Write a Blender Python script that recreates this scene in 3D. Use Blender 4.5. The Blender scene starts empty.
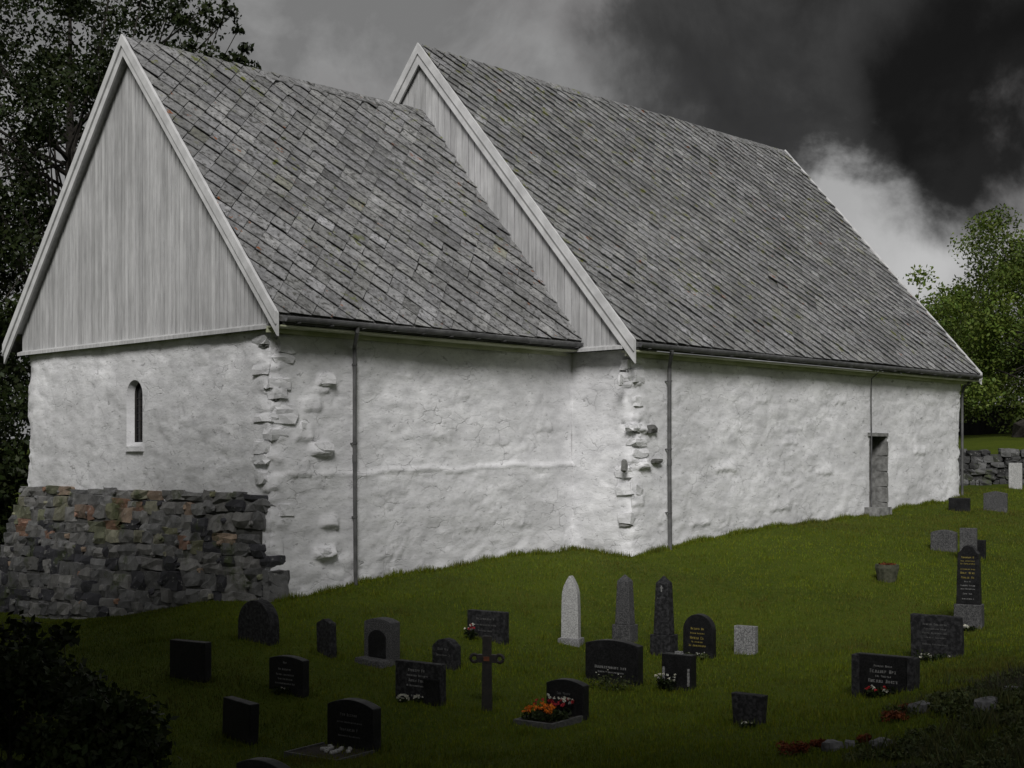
import bpy, bmesh, math, random
import numpy as np
from mathutils import Vector, Matrix, noise
random.seed(7); rng = np.random.default_rng(7)
scene = bpy.context.scene
COL = scene.collection
F = 1383.0; CX = 512.0; HY = 459.0            # lens of the photograph in pixels, horizon row
A = np.array([-4.375, 25.0]); U = np.array([.6953, .7187]); V = np.array([-.7187, .6953])
ROTZ = math.atan2(U[1], U[0])

# ------------------------------------------------------------------ materials
def new_mat(name):
    m = bpy.data.materials.new(name); m.use_nodes = True
    nt = m.node_tree; nt.nodes.clear()
    out = nt.nodes.new('ShaderNodeOutputMaterial'); b = nt.nodes.new('ShaderNodeBsdfPrincipled')
    nt.links.new(b.outputs[0], out.inputs[0])
    return m, nt, b
def nd(nt, t, **kw):
    n = nt.nodes.new(t)
    for k, v in kw.items():
        if k in n.bl_rna.properties: setattr(n, k, v)
        else: n.inputs[k].default_value = v
    return n
def link(nt, a, b): nt.links.new(a, b)
def coords(nt): return nd(nt, 'ShaderNodeTexCoord').outputs['Object']
def ramp(nt, src, stops, interp='LINEAR'):
    r = nd(nt, 'ShaderNodeValToRGB'); cr = r.color_ramp; cr.interpolation = interp
    while len(cr.elements) < len(stops): cr.elements.new(.5)
    for e, (p, c) in zip(cr.elements, stops):
        e.position = p; e.color = (c, c, c, 1) if isinstance(c, (int, float)) else (*c, 1)
    link(nt, src, r.inputs[0]); return r.outputs[0]
def noisen(nt, co, scale, detail=5, rough=.6, dist=0.):
    n = nd(nt, 'ShaderNodeTexNoise', Scale=scale, Detail=detail, Roughness=rough, Distortion=dist)
    link(nt, co, n.inputs['Vector']); return n.outputs[0]
def mixc(nt, fac, a, b, mode='MIX'):
    m = nd(nt, 'ShaderNodeMix', data_type='RGBA', blend_type=mode)
    for s, i in ((fac, 0), (a, 6), (b, 7)):
        if isinstance(s, (int, float)): m.inputs[i].default_value = s
        elif isinstance(s, tuple): m.inputs[i].default_value = (*s, 1)
        else: link(nt, s, m.inputs[i])
    return m.outputs[2]
def mth(nt, op, a, b=0., c=0.):
    m = nd(nt, 'ShaderNodeMath', operation=op)
    for i, s in enumerate((a, b, c)):
        if isinstance(s, (int, float)): m.inputs[i].default_value = s
        else: link(nt, s, m.inputs[i])
    return m.outputs[0]
def bump(nt, b, h, strength=.3, dist=.02, prev=None):
    n = nd(nt, 'ShaderNodeBump', Strength=strength, Distance=dist)
    link(nt, h, n.inputs['Height'])
    if prev is not None: link(nt, prev, n.inputs['Normal'])
    if b is not None: link(nt, n.outputs[0], b.inputs['Normal'])
    return n.outputs[0]
def simple(name, c1, c2, scale=6., rough=.8, bs=.2, spec=.5, metal=0., tint=False, bscale=None):
    m, nt, b = new_mat(name); co = coords(nt)
    n = noisen(nt, co, scale)
    c = mixc(nt, ramp(nt, n, [(.35, 0.), (.65, 1.)]), c1, c2)
    if tint:
        at = nd(nt, 'ShaderNodeAttribute', attribute_name='tint')
        c = mixc(nt, 1., c, at.outputs['Color'], 'MULTIPLY')
    link(nt, c, b.inputs['Base Color'])
    b.inputs['Roughness'].default_value = rough; b.inputs['Specular IOR Level'].default_value = spec
    b.inputs['Metallic'].default_value = metal
    bump(nt, b, noisen(nt, co, bscale or scale * 5), bs, .01)
    return m
M = {}
def m_plaster():
    m, nt, b = new_mat('plaster'); co = coords(nt)
    big = noisen(nt, co, .45, 4); mp = nd(nt, 'ShaderNodeMapping'); mp.inputs['Scale'].default_value = (1, 1, 1.9); link(nt, co, mp.inputs[0]); cs_ = mp.outputs[0]
    mid = noisen(nt, cs_, 2.0, 7, .62); fine = noisen(nt, cs_, 12, 6, .7)
    c = mixc(nt, ramp(nt, mid, [(.33, 0.), (.67, 1.)]), (.60, .60, .612), (.86, .86, .87))
    c = mixc(nt, ramp(nt, big, [(.38, .0), (.66, .65)]), c, (.50, .50, .505))
    c = mixc(nt, ramp(nt, fine, [(.30, .5), (.45, 0.)]), c, (.30, .30, .29))
    # hairline cracks along the hidden rubble
    w = nd(nt, 'ShaderNodeVectorMath', operation='MULTIPLY_ADD')
    nz = nd(nt, 'ShaderNodeTexNoise', Scale=3., Detail=4.); link(nt, co, nz.inputs['Vector'])
    link(nt, nz.outputs['Color'], w.inputs[0]); w.inputs[1].default_value = (.35, .35, .35); link(nt, co, w.inputs[2])
    vs = nd(nt, 'ShaderNodeVectorMath', operation='MULTIPLY'); link(nt, w.outputs[0], vs.inputs[0]); vs.inputs[1].default_value = (1, 1, 1.9)
    vo = nd(nt, 'ShaderNodeTexVoronoi', feature='DISTANCE_TO_EDGE', Scale=1.7); link(nt, vs.outputs[0], vo.inputs['Vector'])
    edge = ramp(nt, vo.outputs['Distance'], [(0., 1.), (.022, .0)])
    gate = ramp(nt, noisen(nt, co, 1.1, 3), [(.50, 0.), (.60, 1.)])
    cr = mth(nt, 'MULTIPLY', edge, gate)
    c = mixc(nt, mth(nt, 'MULTIPLY', cr, .28), c, (.16, .16, .15))
    # scuffs where the limewash has flaked, many near the ground
    flake = ramp(nt, noisen(nt, cs_, 4.5, 8, .75, .5), [(.60, 0.), (.64, 1.)])
    c = mixc(nt, mth(nt, 'MULTIPLY', flake, .7), c, (.22, .22, .22))
    # green algae band on the top of the wall
    sep = nd(nt, 'ShaderNodeSeparateXYZ'); link(nt, co, sep.inputs[0])
    hz = mth(nt, 'ADD', sep.outputs[2], mth(nt, 'MULTIPLY', noisen(nt, co, 1.6, 4), .35))
    c = mixc(nt, ramp(nt, mth(nt, 'MULTIPLY', hz, .18), [(.905, 0.), (.935, .6)]), c, (.30, .33, .17))
    link(nt, c, b.inputs['Base Color']); b.inputs['Roughness'].default_value = .92
    b.inputs['Specular IOR Level'].default_value = .2
    vo2 = nd(nt, 'ShaderNodeTexVoronoi', feature='SMOOTH_F1', Scale=3.2); link(nt, vs.outputs[0], vo2.inputs['Vector'])
    p = bump(nt, None, vo2.outputs['Distance'], .2, .04)
    p = bump(nt, None, mid, .40, .05, p); p = bump(nt, None, fine, .5, .02, p)
    n = bump(nt, b, mth(nt, 'SUBTRACT', 1., cr), .5, .02, p)
    return m
M['plaster'] = m_plaster()
def m_paint():
    m, nt, b = new_mat('white_painted_wood'); co = coords(nt)
    st = nd(nt, 'ShaderNodeMapping'); st.inputs['Scale'].default_value = (5, 5, .5); link(nt, co, st.inputs[0])
    g = noisen(nt, st.outputs[0], 2.5, 6, .7)
    c = mixc(nt, ramp(nt, g, [(.35, 0.), (.62, 1.)]), (.38, .38, .38), (.58, .58, .58))
    c = mixc(nt, ramp(nt, noisen(nt, co, .7, 4), [(.45, 0.), (.75, .5)]), c, (.28, .28, .28))
    at = nd(nt, 'ShaderNodeAttribute', attribute_name='tint')
    c = mixc(nt, 1., c, at.outputs['Color'], 'MULTIPLY')
    link(nt, c, b.inputs['Base Color']); b.inputs['Roughness'].default_value = .7
    bump(nt, b, g, .25, .008); return m
M['paint'] = m_paint()
M['paint_new'] = simple('white_verge_paint', (.50, .50, .50), (.66, .66, .66), 3, .6, .15)
def m_slate():
    m, nt, b = new_mat('slate'); co = coords(nt)
    at = nd(nt, 'ShaderNodeAttribute', attribute_name='tint')
    n = noisen(nt, co, 7, 8, .8); n2 = noisen(nt, co, 22, 5, .75)
    c = mixc(nt, ramp(nt, n, [(.36, 0.), (.64, 1.)]), (.11, .11, .111), (.34, .34, .338))
    c = mixc(nt, 1., c, at.outputs['Color'], 'MULTIPLY')
    c = mixc(nt, ramp(nt, n2, [(.53, 0.), (.64, .75)]), c, (.40, .40, .395))
    c = mixc(nt, ramp(nt, noisen(nt, co, .6, 5, .65), [(.42, 0.), (.66, .55)]), c, (.09, .09, .09))
    c = mixc(nt, ramp(nt, noisen(nt, co, 11, 4), [(.55, 0.), (.61, .85)]), c, (.05, .05, .045))
    mg = mth(nt, 'MULTIPLY', ramp(nt, noisen(nt, co, .28, 2), [(.44, 0.), (.56, 1.)]), ramp(nt, noisen(nt, co, 3.6, 4), [(.62, 0.), (.66, 1.)]))
    rs = mth(nt, 'MULTIPLY', ramp(nt, noisen(nt, co, .5, 2), [(.50, 0.), (.56, 1.)]), ramp(nt, noisen(nt, co, 4.1, 4), [(.66, 0.), (.69, 1.)]))
    c = mixc(nt, mg, c, (.14, .15, .03)); c = mixc(nt, rs, c, (.22, .08, .03))
    moss = mth(nt, 'MULTIPLY', ramp(nt, noisen(nt, co, .35, 3), [(.5, 0.), (.62, 1.)]), ramp(nt, noisen(nt, co, 3.3, 5), [(.62, 0.), (.67, 1.)]))
    c = mixc(nt, moss, c, (.11, .125, .03))
    link(nt, c, b.inputs['Base Color']); b.inputs['Roughness'].default_value = .75
    bump(nt, b, n, .35, .01); return m
M['slate'] = m_slate()
def m_rubble():
    m, nt, b = new_mat('rubble'); co = coords(nt)
    at = nd(nt, 'ShaderNodeAttribute', attribute_name='tint')
    n = noisen(nt, co, 4, 7, .7)
    c = mixc(nt, ramp(nt, n, [(.3, 0.), (.7, 1.)]), (.45, .45, .45), (1.1, 1.1, 1.1))
    c = mixc(nt, 1., c, at.outputs['Color'], 'MULTIPLY')
    c = mixc(nt, ramp(nt, noisen(nt, co, 1.5, 6, .7), [(.56, 0.), (.66, .75)]), c, (.05, .065, .02))
    c = mixc(nt, ramp(nt, noisen(nt, co, 11, 5, .7), [(.6, 0.), (.66, .5)]), c, (.33, .33, .31))
    link(nt, c, b.inputs['Base Color']); b.inputs['Roughness'].default_value = .9
    p = bump(nt, None, noisen(nt, co, 3, 8, .75), .8, .05)
    bump(nt, b, noisen(nt, co, 22, 5), .3, .01, p); return m
M['rubble'] = m_rubble()
def m_granite(name, c1, c2, rough, sp=55.):
    m, nt, b = new_mat(name); co = coords(nt)
    n = noisen(nt, co, sp, 3, .6)
    c = mixc(nt, ramp(nt, n, [(.42, 0.), (.62, 1.)]), c1, c2)
    c = mixc(nt, ramp(nt, noisen(nt, co, 5, 6, .7), [(.55, 0.), (.75, .35)]), c, tuple(min(1, x * 2.2 + .02) for x in c2))
    link(nt, c, b.inputs['Base Color'])
    link(nt, ramp(nt, noisen(nt, co, 6, 4), [(.3, rough), (.7, min(1., rough + .3))]), b.inputs['Roughness'])
    b.inputs['Specular IOR Level'].default_value = .22
    bump(nt, b, noisen(nt, co, 40, 4), .12, .004); return m
M['black_granite'] = m_granite('black_granite', (.005, .005, .0055), (.016, .016, .017), .35)
M['grey_granite'] = m_granite('grey_granite', (.035, .035, .036), (.10, .10, .10), .8)
M['pale_granite'] = m_granite('pale_granite', (.26, .26, .255), (.48, .48, .47), .75)
M['mid_granite'] = m_granite('mid_granite', (.10, .10, .10), (.30, .30, .30), .7)
M['slate_stone'] = m_granite('dark_slate_stone', (.010, .010, .011), (.034, .034, .036), .6, 20)
M['gold'] = simple('gilded_letters', (.17, .135, .03), (.24, .19, .05), 30, .5, .05)
M['silver'] = simple('pale_letters', (.13, .13, .13), (.24, .24, .235), 30, .6, .05)
M['dull_letter'] = simple('faded_letters', (.06, .06, .06), (.12, .12, .12), 30, .6, .05)
M['gutter'] = simple('weathered_zinc', (.055, .055, .057), (.12, .12, .122), 5, .6, .2)
M['pipe'] = simple('painted_pipe', (.055, .055, .055), (.11, .11, .11), 5, .55, .15)
M['iron'] = simple('wrought_iron', (.010, .010, .010), (.03, .025, .022), 20, .55, .3)
M['rust'] = simple('rust', (.10, .03, .015), (.16, .05, .02), 20, .9, .3)
M['soffit'] = simple('green_stained_soffit', (.36, .38, .24), (.52, .53, .42), 2.5, .85, .2)
M['wood_dark'] = simple('tarred_wood', (.018, .016, .014), (.05, .045, .04), 8, .8, .4)
M['glass'] = simple('dark_leaded_glass', (.006, .006, .007), (.015, .015, .017), 12, .25, .05)
M['jamb'] = simple('weathered_stone_jamb', (.10, .10, .095), (.26, .26, .25), 6, .9, .6)
M['mortar'] = simple('dark_mortar', (.035, .035, .032), (.09, .09, .085), 6, .95, .5)
M['rock'] = simple('lichened_rock', (.05, .05, .053), (.15, .15, .155), 9, .9, .6)
M['soil'] = simple('soil', (.012, .009, .006), (.03, .022, .015), 20, 1., .6)
M['kerb'] = simple('kerb_stone', (.04, .04, .04), (.09, .09, .085), 20, .85, .3)
M['tarp'] = simple('black_boards', (.006, .006, .006), (.014, .014, .014), 4, .9, .2)
M['terracotta'] = simple('mossy_stone_pot', (.025, .028, .014), (.07, .07, .045), 14, .9, .4)
def m_leaf(name, c1, c2, rough=.6, trans=.25):
    m, nt, b = new_mat(name); co = coords(nt)
    at = nd(nt, 'ShaderNodeAttribute', attribute_name='tint')
    c = mixc(nt, noisen(nt, co, 1.2, 3), c1, c2)
    c = mixc(nt, 1., c, at.outputs['Color'], 'MULTIPLY')
    link(nt, c, b.inputs['Base Color']); b.inputs['Roughness'].default_value = rough
    b.inputs['Specular IOR Level'].default_value = .25
    tr = nd(nt, 'ShaderNodeBsdfTranslucent'); link(nt, c, tr.inputs[0])
    ms = nd(nt, 'ShaderNodeMixShader', Fac=trans) if False else nt.nodes.new('ShaderNodeMixShader')
    ms.inputs[0].default_value = trans
    out = [n for n in nt.nodes if n.type == 'OUTPUT_MATERIAL'][0]
    link(nt, b.outputs[0], ms.inputs[1]); link(nt, tr.outputs[0], ms.inputs[2]); link(nt, ms.outputs[0], out.inputs[0])
    return m
M['leaf_dark'] = m_leaf('dark_leaves', (.009, .014, .004), (.026, .040, .008))
M['leaf_mid'] = m_leaf('green_leaves', (.055, .085, .015), (.12, .165, .03))
M['leaf_light'] = m_leaf('light_green_leaves', (.07, .115, .02), (.12, .17, .03))
M['grass'] = m_leaf('grass_blades', (.056, .082, .004), (.098, .128, .006), .7, .15)
M['weed'] = m_leaf('weed_leaves', (.030, .040, .014), (.065, .080, .025), .7, .15)
M['petal_orange'] = m_leaf('orange_petals', (.60, .13, .01), (.70, .20, .02), .6, .1)
M['petal_red'] = m_leaf('red_petals', (.40, .02, .02), (.35, .03, .05), .6, .1)
M['petal_white'] = m_leaf('white_petals', (.50, .50, .46), (.62, .60, .55), .6, .1)
M['heather'] = m_leaf('rusty_leaves', (.08, .018, .007), (.14, .038, .010), .7, .1)
M['bark'] = simple('bark', (.02, .017, .014), (.055, .048, .04), 9, .95, .6)
def m_ground():
    m, nt, b = new_mat('turf'); co = coords(nt)
    n1 = noisen(nt, co, .35, 5, .6); n2 = noisen(nt, co, 7, 6, .75); n3 = noisen(nt, co, 45, 4, .8)
    c = mixc(nt, ramp(nt, n1, [(.35, 0.), (.65, 1.)]), (.038, .060, .004), (.066, .094, .006))
    c = mixc(nt, ramp(nt, n2, [(.40, .0), (.68, .6)]), c, (.10, .112, .015))
    c = mixc(nt, ramp(nt, n3, [(.36, .65), (.52, 0.)]), c, (.016, .022, .005))
    link(nt, c, b.inputs['Base Color']); b.inputs['Roughness'].default_value = .95
    b.inputs['Specular IOR Level'].default_value = .1
    bump(nt, b, n3, .8, .03, bump(nt, None, n2, .5, .05)); return m
M['turf'] = m_ground()

# ------------------------------------------------------------------ mesh builder
class MB:
    def __init__(s): s.v = []; s.f = []; s.t = []
    def add(s, vs, fs, tint=(1, 1, 1)):
        o = len(s.v); s.v.extend(tuple(map(float, p)) for p in vs)
        s.f.extend(tuple(i + o for i in f) for f in fs); s.t.extend([tint] * len(vs)); return s
    def box(s, lo, hi, tint=(1, 1, 1)):
        x0, y0, z0 = lo; x1, y1, z1 = hi
        return s.add([(x0,y0,z0),(x1,y0,z0),(x1,y1,z0),(x0,y1,z0),(x0,y0,z1),(x1,y0,z1),(x1,y1,z1),(x0,y1,z1)],
                     [(0,3,2,1),(4,5,6,7),(0,1,5,4),(1,2,6,5),(2,3,7,6),(3,0,4,7)], tint)
    def hexa(s, p, tint=(1, 1, 1)):      # eight corners, same order as box
        return s.add(p, [(0,3,2,1),(4,5,6,7),(0,1,5,4),(1,2,6,5),(2,3,7,6),(3,0,4,7)], tint)
    def tube(s, pts, rad, n=8, tint=(1, 1, 1), caps=True):
        pts = [Vector(p) for p in pts]
        if not isinstance(rad, (list, tuple)): rad = [rad] * len(pts)
        vs = []; up = Vector((0.13, .31, 1)).normalized()
        for i, p in enumerate(pts):
            d = (pts[min(i + 1, len(pts) - 1)] - pts[max(i - 1, 0)]).normalized()
            a = d.cross(up if abs(d.dot(up)) < .95 else Vector((1, 0, 0))).normalized(); c = d.cross(a)
            for k in range(n):
                an = 2 * math.pi * k / n; vs.append(p + (a * math.cos(an) + c * math.sin(an)) * rad[i])
        fs = [(i*n+k, i*n+(k+1)%n, (i+1)*n+(k+1)%n, (i+1)*n+k) for i in range(len(pts)-1) for k in range(n)]
        if caps: fs += [tuple(range(n-1, -1, -1)), tuple(range((len(pts)-1)*n, len(pts)*n))]
        return s.add(vs, fs, tint)
    def rock(s, c, size, rot=0., jit=.12, sph=.35, tint=(1, 1, 1), ax=None):
        # rounded irregular block from a 3x3x3 lattice
        ids = {}; vs = []
        cr, sr = math.cos(rot), math.sin(rot)
        for i in (-1, 0, 1):
            for j in (-1, 0, 1):
                for k in (-1, 0, 1):
                    if (i, j, k) == (0, 0, 0): continue
                    p = Vector((i, j, k)); q = p.normalized() * 1.15
                    p = p.lerp(q, sph) + Vector([random.uniform(-jit, jit) for _ in range(3)])
                    x, y, z = p.x * size[0]/2, p.y * size[1]/2, p.z * size[2]/2
                    ids[(i, j, k)] = len(vs); vs.append((c[0]+x*cr-y*sr, c[1]+x*sr+y*cr, c[2]+z))
        fs = []
        for a in range(3):
            b_, c_ = (a + 1) % 3, (a + 2) % 3
            for sgn in (-1, 1):
                for u in (-1, 0):
                    for w in (-1, 0):
                        def key(uu, ww):
                            t = [0, 0, 0]; t[a] = sgn; t[b_] = uu; t[c_] = ww; return ids[tuple(t)]
                        q = (key(u, w), key(u+1, w), key(u+1, w+1), key(u, w+1))
                        fs.append(q if sgn > 0 else q[::-1])
        return s.add(vs, fs, tint)
    def build(s, name, mat, parent=None, off=(0, 0, 0), smooth=False, loc=None, rz=0.):
        me = bpy.data.meshes.new(name)
        v = np.array(s.v, dtype=float) - np.array(off)
        me.from_pydata(v.tolist(), [], s.f)
        at = me.attributes.new('tint', 'FLOAT_COLOR', 'POINT')
        c = np.ones((len(v), 4), np.float32); c[:, :3] = np.array(s.t); at.data.foreach_set('color', c.ravel())
        if smooth: me.polygons.foreach_set('use_smooth', [True] * len(me.polygons))
        me.materials.append(mat); me.update()
        o = bpy.data.objects.new(name, me); COL.objects.link(o)
        if parent: o.parent = parent
        if loc: o.location = loc
        o.rotation_euler.z = rz
        return o
def raw_mesh(name, v, f, tint, mat, parent=None, loc=None):      # numpy vertex (N,3), faces (M,k)
    me = bpy.data.meshes.new(name); k = f.shape[1]
    me.vertices.add(len(v)); me.vertices.foreach_set('co', v.astype(np.float32).ravel())
    me.loops.add(f.size); me.loops.foreach_set('vertex_index', f.astype(np.int32).ravel())
    me.polygons.add(len(f)); me.polygons.foreach_set('loop_start', np.arange(0, f.size, k, dtype=np.int32))
    me.polygons.foreach_set('loop_total', np.full(len(f), k, np.int32))
    me.update(calc_edges=True)
    at = me.attributes.new('tint', 'FLOAT_COLOR', 'POINT')
    c = np.ones((len(v), 4), np.float32); c[:, :3] = tint; at.data.foreach_set('color', c.ravel())
    me.materials.append(mat)
    o = bpy.data.objects.new(name, me); COL.objects.link(o)
    if parent: o.parent = parent
    if loc is not None: o.location = loc
    return o
def tag(o, label=None, cat=None, group=None, kind=None):
    if label: o['label'] = label
    if cat: o['category'] = cat
    if group: o['group'] = group
    if kind: o['kind'] = kind
    return o
def empty(name, loc, rz=0.):
    o = bpy.data.objects.new(name, None); COL.objects.link(o); o.empty_display_size = .3
    o.location = loc; o.rotation_euler.z = rz; return o
def px2(px, py, d): return ((px - CX) / F * d, d, (HY - py) / F * d)

# ------------------------------------------------------------------ terrain (thin plate spline through surveyed points)
ctl = [px2(*t) for t in [(270,601,25),(352,584,26.4),(460,563,28.6),(572,548,30.9),(632,557,29.7),(666,551,30.4),(760,531,32.7),
    (875,516,36.9),(962,497,40.8),(120,614,28),(20,606,31.5),
    (571,640,24),(650,640,24.2),(487,710,19),(355,748,17),(937,655,21),(969,627,24),(887,580,28),(943,549,31),
    (748,724,17),(290,690,19.5),(958,509,37.5),(995,509,39),(800,600,26.5),
    (1000,768,12.3),(860,768,13),(600,768,14.6),(350,768,15.4),(100,768,16),(1015,690,16),(1000,485,47)]]
ctl += [(0,0,-1.6),(-5,0,-1.7),(5,0,-1.6),(0,5,-1.85),(0,9.5,-2.75),(-8,2,-1.9),(8,5,-1.6),(9,11,-2.2),(-7,9,-3.),
    (24,60,.75),(28,75,1.5),(5,62,-.3),(-14,48,-2.2),(-20,34,-3.1),(-14,17,-3.7),(20,22,-2.2),(24,36,-1.2),(42,60,1.2),(60,100,3),
    (-60,90,-1),(0,110,1),(0,-30,-1.2),(50,-20,-.5),(-50,-20,-2),(-50,30,-3),(28,10,-1.6)]
ctl = np.array(ctl)
def tk(r2): return np.where(r2 > 0, .5 * r2 * np.log(np.maximum(r2, 1e-12)), 0.)
n_ = len(ctl)
K = tk(((ctl[:, None, :2] - ctl[None, :, :2]) ** 2).sum(-1)) + np.eye(n_) * .6
P = np.c_[np.ones(n_), ctl[:, :2]]
W = np.linalg.solve(np.block([[K, P], [P.T, np.zeros((3, 3))]]), np.r_[ctl[:, 2], 0, 0, 0])
def gz(x, y):
    x = np.atleast_1d(np.asarray(x, float)); y = np.atleast_1d(np.asarray(y, float)); out = np.empty(x.shape)
    xf, yf = x.ravel(), y.ravel(); of = out.ravel()
    for i in range(0, len(xf), 20000):
        a, b = xf[i:i+20000], yf[i:i+20000]
        ac, bc = np.clip(a, -70, 80), np.clip(b, -40, 120)
        z = tk((ac[:, None] - ctl[:, 0]) ** 2 + (bc[:, None] - ctl[:, 1]) ** 2) @ W[:n_] + W[n_] + W[n_+1]*ac + W[n_+2]*bc
        r = np.hypot(a, b - 30); k = np.clip((r - 70) / 60, 0, 1); k = k * k * (3 - 2 * k)
        z = z * (1 - k) + 1.2 * k
        z += .035 * np.sin(a*1.3+.5*b) * np.sin(b*1.1-.4*a) + .02 * np.sin(a*3.1+b) * np.sin(b*2.7-1.3*a)
        of[i:i+20000] = z
    return of.reshape(x.shape)
def g1(x, y): return float(gz(x, y)[0])
def hit(px, py, dmin=10.5, dmax=110):
    d = np.arange(dmin, dmax, .02)
    g = gz((px - CX) / F * d, d); r = (HY - py) / F * d
    k = np.nonzero(r <= g)[0]
    dd = d[k[0]] if len(k) else dmax
    x = (px - CX) / F * dd
    return Vector((x, dd, g1(x, dd)))
def warp(lo, hi, c0, c1, step, n_out, far):
    core = np.arange(c0, c1, step); t = np.linspace(0, 1, n_out + 1)[1:] ** 2.6
    return np.r_[(c0 - t * (c0 - (-far)))[::-1], core, core[-1] + t * (far - core[-1])]
gx = warp(0, 0, -22, 34, .26, 45, 2500); gy = warp(0, 0, -4, 52, .26, 45, 2500)
XX, YY = np.meshgrid(gx, gy); ZZ = gz(XX, YY)
nx, ny = len(gx), len(gy)
idx = np.arange(nx * ny).reshape(ny, nx)
fq = np.stack([idx[:-1, :-1], idx[:-1, 1:], idx[1:, 1:], idx[1:, :-1]], -1).reshape(-1, 4)
go = raw_mesh('grass_ground', np.c_[XX.ravel(), YY.ravel(), ZZ.ravel()], fq, 1., M['turf'])
go.data.polygons.foreach_set('use_smooth', [True] * len(go.data.polygons)); tag(go, kind='structure')

# ------------------------------------------------------------------ the church
ZB = -2.6; OFF = (0, 0, ZB)
church = empty('stone_church', (A[0], A[1], ZB), ROTZ)
tag(church, 'white limewashed medieval stone church with two steep slate roofs above the graveyard', 'church')
def loc2w(x, y): return A + U * x + V * y
def wallpt(px, py, yp):                      # pixel on the long wall plane y=yp -> local x, z
    k = (px - CX) / F; b0 = A + V * yp
    x = (k * b0[1] - b0[0]) / (U[0] - k * U[1]); d = b0[1] + U[1] * x
    return x, (HY - py) / F * d
def eastpt(px, py, xp=0.):
    k = (px - CX) / F; b0 = A + U * xp
    y = (k * b0[1] - b0[0]) / (V[0] - k * V[1]); d = b0[1] + V[1] * y
    return y, (HY - py) / F * d
CL, CW = 8.22, 9.34; NX1 = 23.6; NY0, NY1 = -1.72, 11.06; YC = 4.67
WT = 2.36
def lumps(p, rough=1.):
    q = Vector((p[0], p[1], p[2] * 1.5))
    w = noise.noise_vector(q * 1.3) * .35
    d, _ = noise.voronoi((q + w) * 1.35)
    e = min(1., (d[1] - d[0]) * 2.2)
    q2 = Vector((p[0] * 1.2, p[1] * 1.2, p[2] * 2.6)); r2 = noise.fractal(q2 * 1.9, .7, 2.1, 4)
    crag = -.035 * rough * max(0., 1 - abs(noise.fractal(q2 * 1.15 + Vector((5, 3, 1)), 1., 2., 2)) * 16) * max(0., min(1., noise.noise(q * .8) * 3 + .35))
    return (.05 * noise.fractal(q * .5, 1., 2., 3) + (.006 + .012 * rough) * (e - .6) + .014 * rough * r2 + crag)
_r = random.Random(11)
def ledge_h(d, z, zs, sg=1):
    'quoin courses near a corner: each swells downwards and then breaks off'
    k = max(0., 1 - max(0, d - .12 - .18 * (.5 + .5 * noise.noise(Vector((z * 2.3, 1.7 + sg * d * 3, zs[0][0])))) ) / .16)
    if k <= 0: return 0.
    zz = z + .10 * noise.noise(Vector((sg * d * 5, z * 2, 4.))) + .03 * noise.noise(Vector((sg * d * 14, z * 9, 1.)))
    a_ = 1 + .9 * noise.noise(Vector((sg * d * 6, z * 3, 8.)))
    for hi, lo, a in zs:
        if lo <= zz <= hi:
            t = (hi - zz) / (hi - lo); return .5 * a_ * a * min(1, k) * (t ** 1.4 if t < .9 else (1 - t) * 8.6)
    return 0.
QUOIN = [(2.25, 2.05, .03), (1.95, 1.62, .06), (1.5, 1.22, .09), (1.2, .82, .07), (.78, .30, .09), (.24, -.02, .08), (-.1, -.62, .13), (-.9, -1.3, .06), (-1.4, -1.75, .06)]
QUOIN2 = [(2.2, 1.95, .10), (1.88, 1.58, .12), (1.5, 1.18, .06), (1.05, .80, .10), (.7, .42, .07), (.3, -.12, .12), (-.3, -.75, .05), (-.9, -1.3, .05)]
SPOTS = []
def spot_h(lst, s, z):
    h = 0.
    for (x, zc, w, hh, out, q) in lst:
        dx = abs(s - x - .04 * noise.noise(Vector((z * 7, x, q)))) / (w / 2); 
        if dx > 1.3: continue
        t = (zc + hh / 2 - z + .05 * noise.noise(Vector((s * 7, zc, q)))) / hh
        if 0 <= t <= 1: h = max(h, out * min(1, max(0, (1.25 - dx) * 3)) * (t ** .8 if t < .82 else (1 - t) * 4.7))
    return h
def ticks(a, b, step, extra=()):
    ext = sorted(e for e in extra if a < e < b); pts = [a] + ext + [b]; out = [a]
    for p, q in zip(pts[:-1], pts[1:]):
        n = max(1, round((q - p) / step)); out += [p + (q - p) * (i + 1) / n for i in range(n)]
    return out
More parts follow.
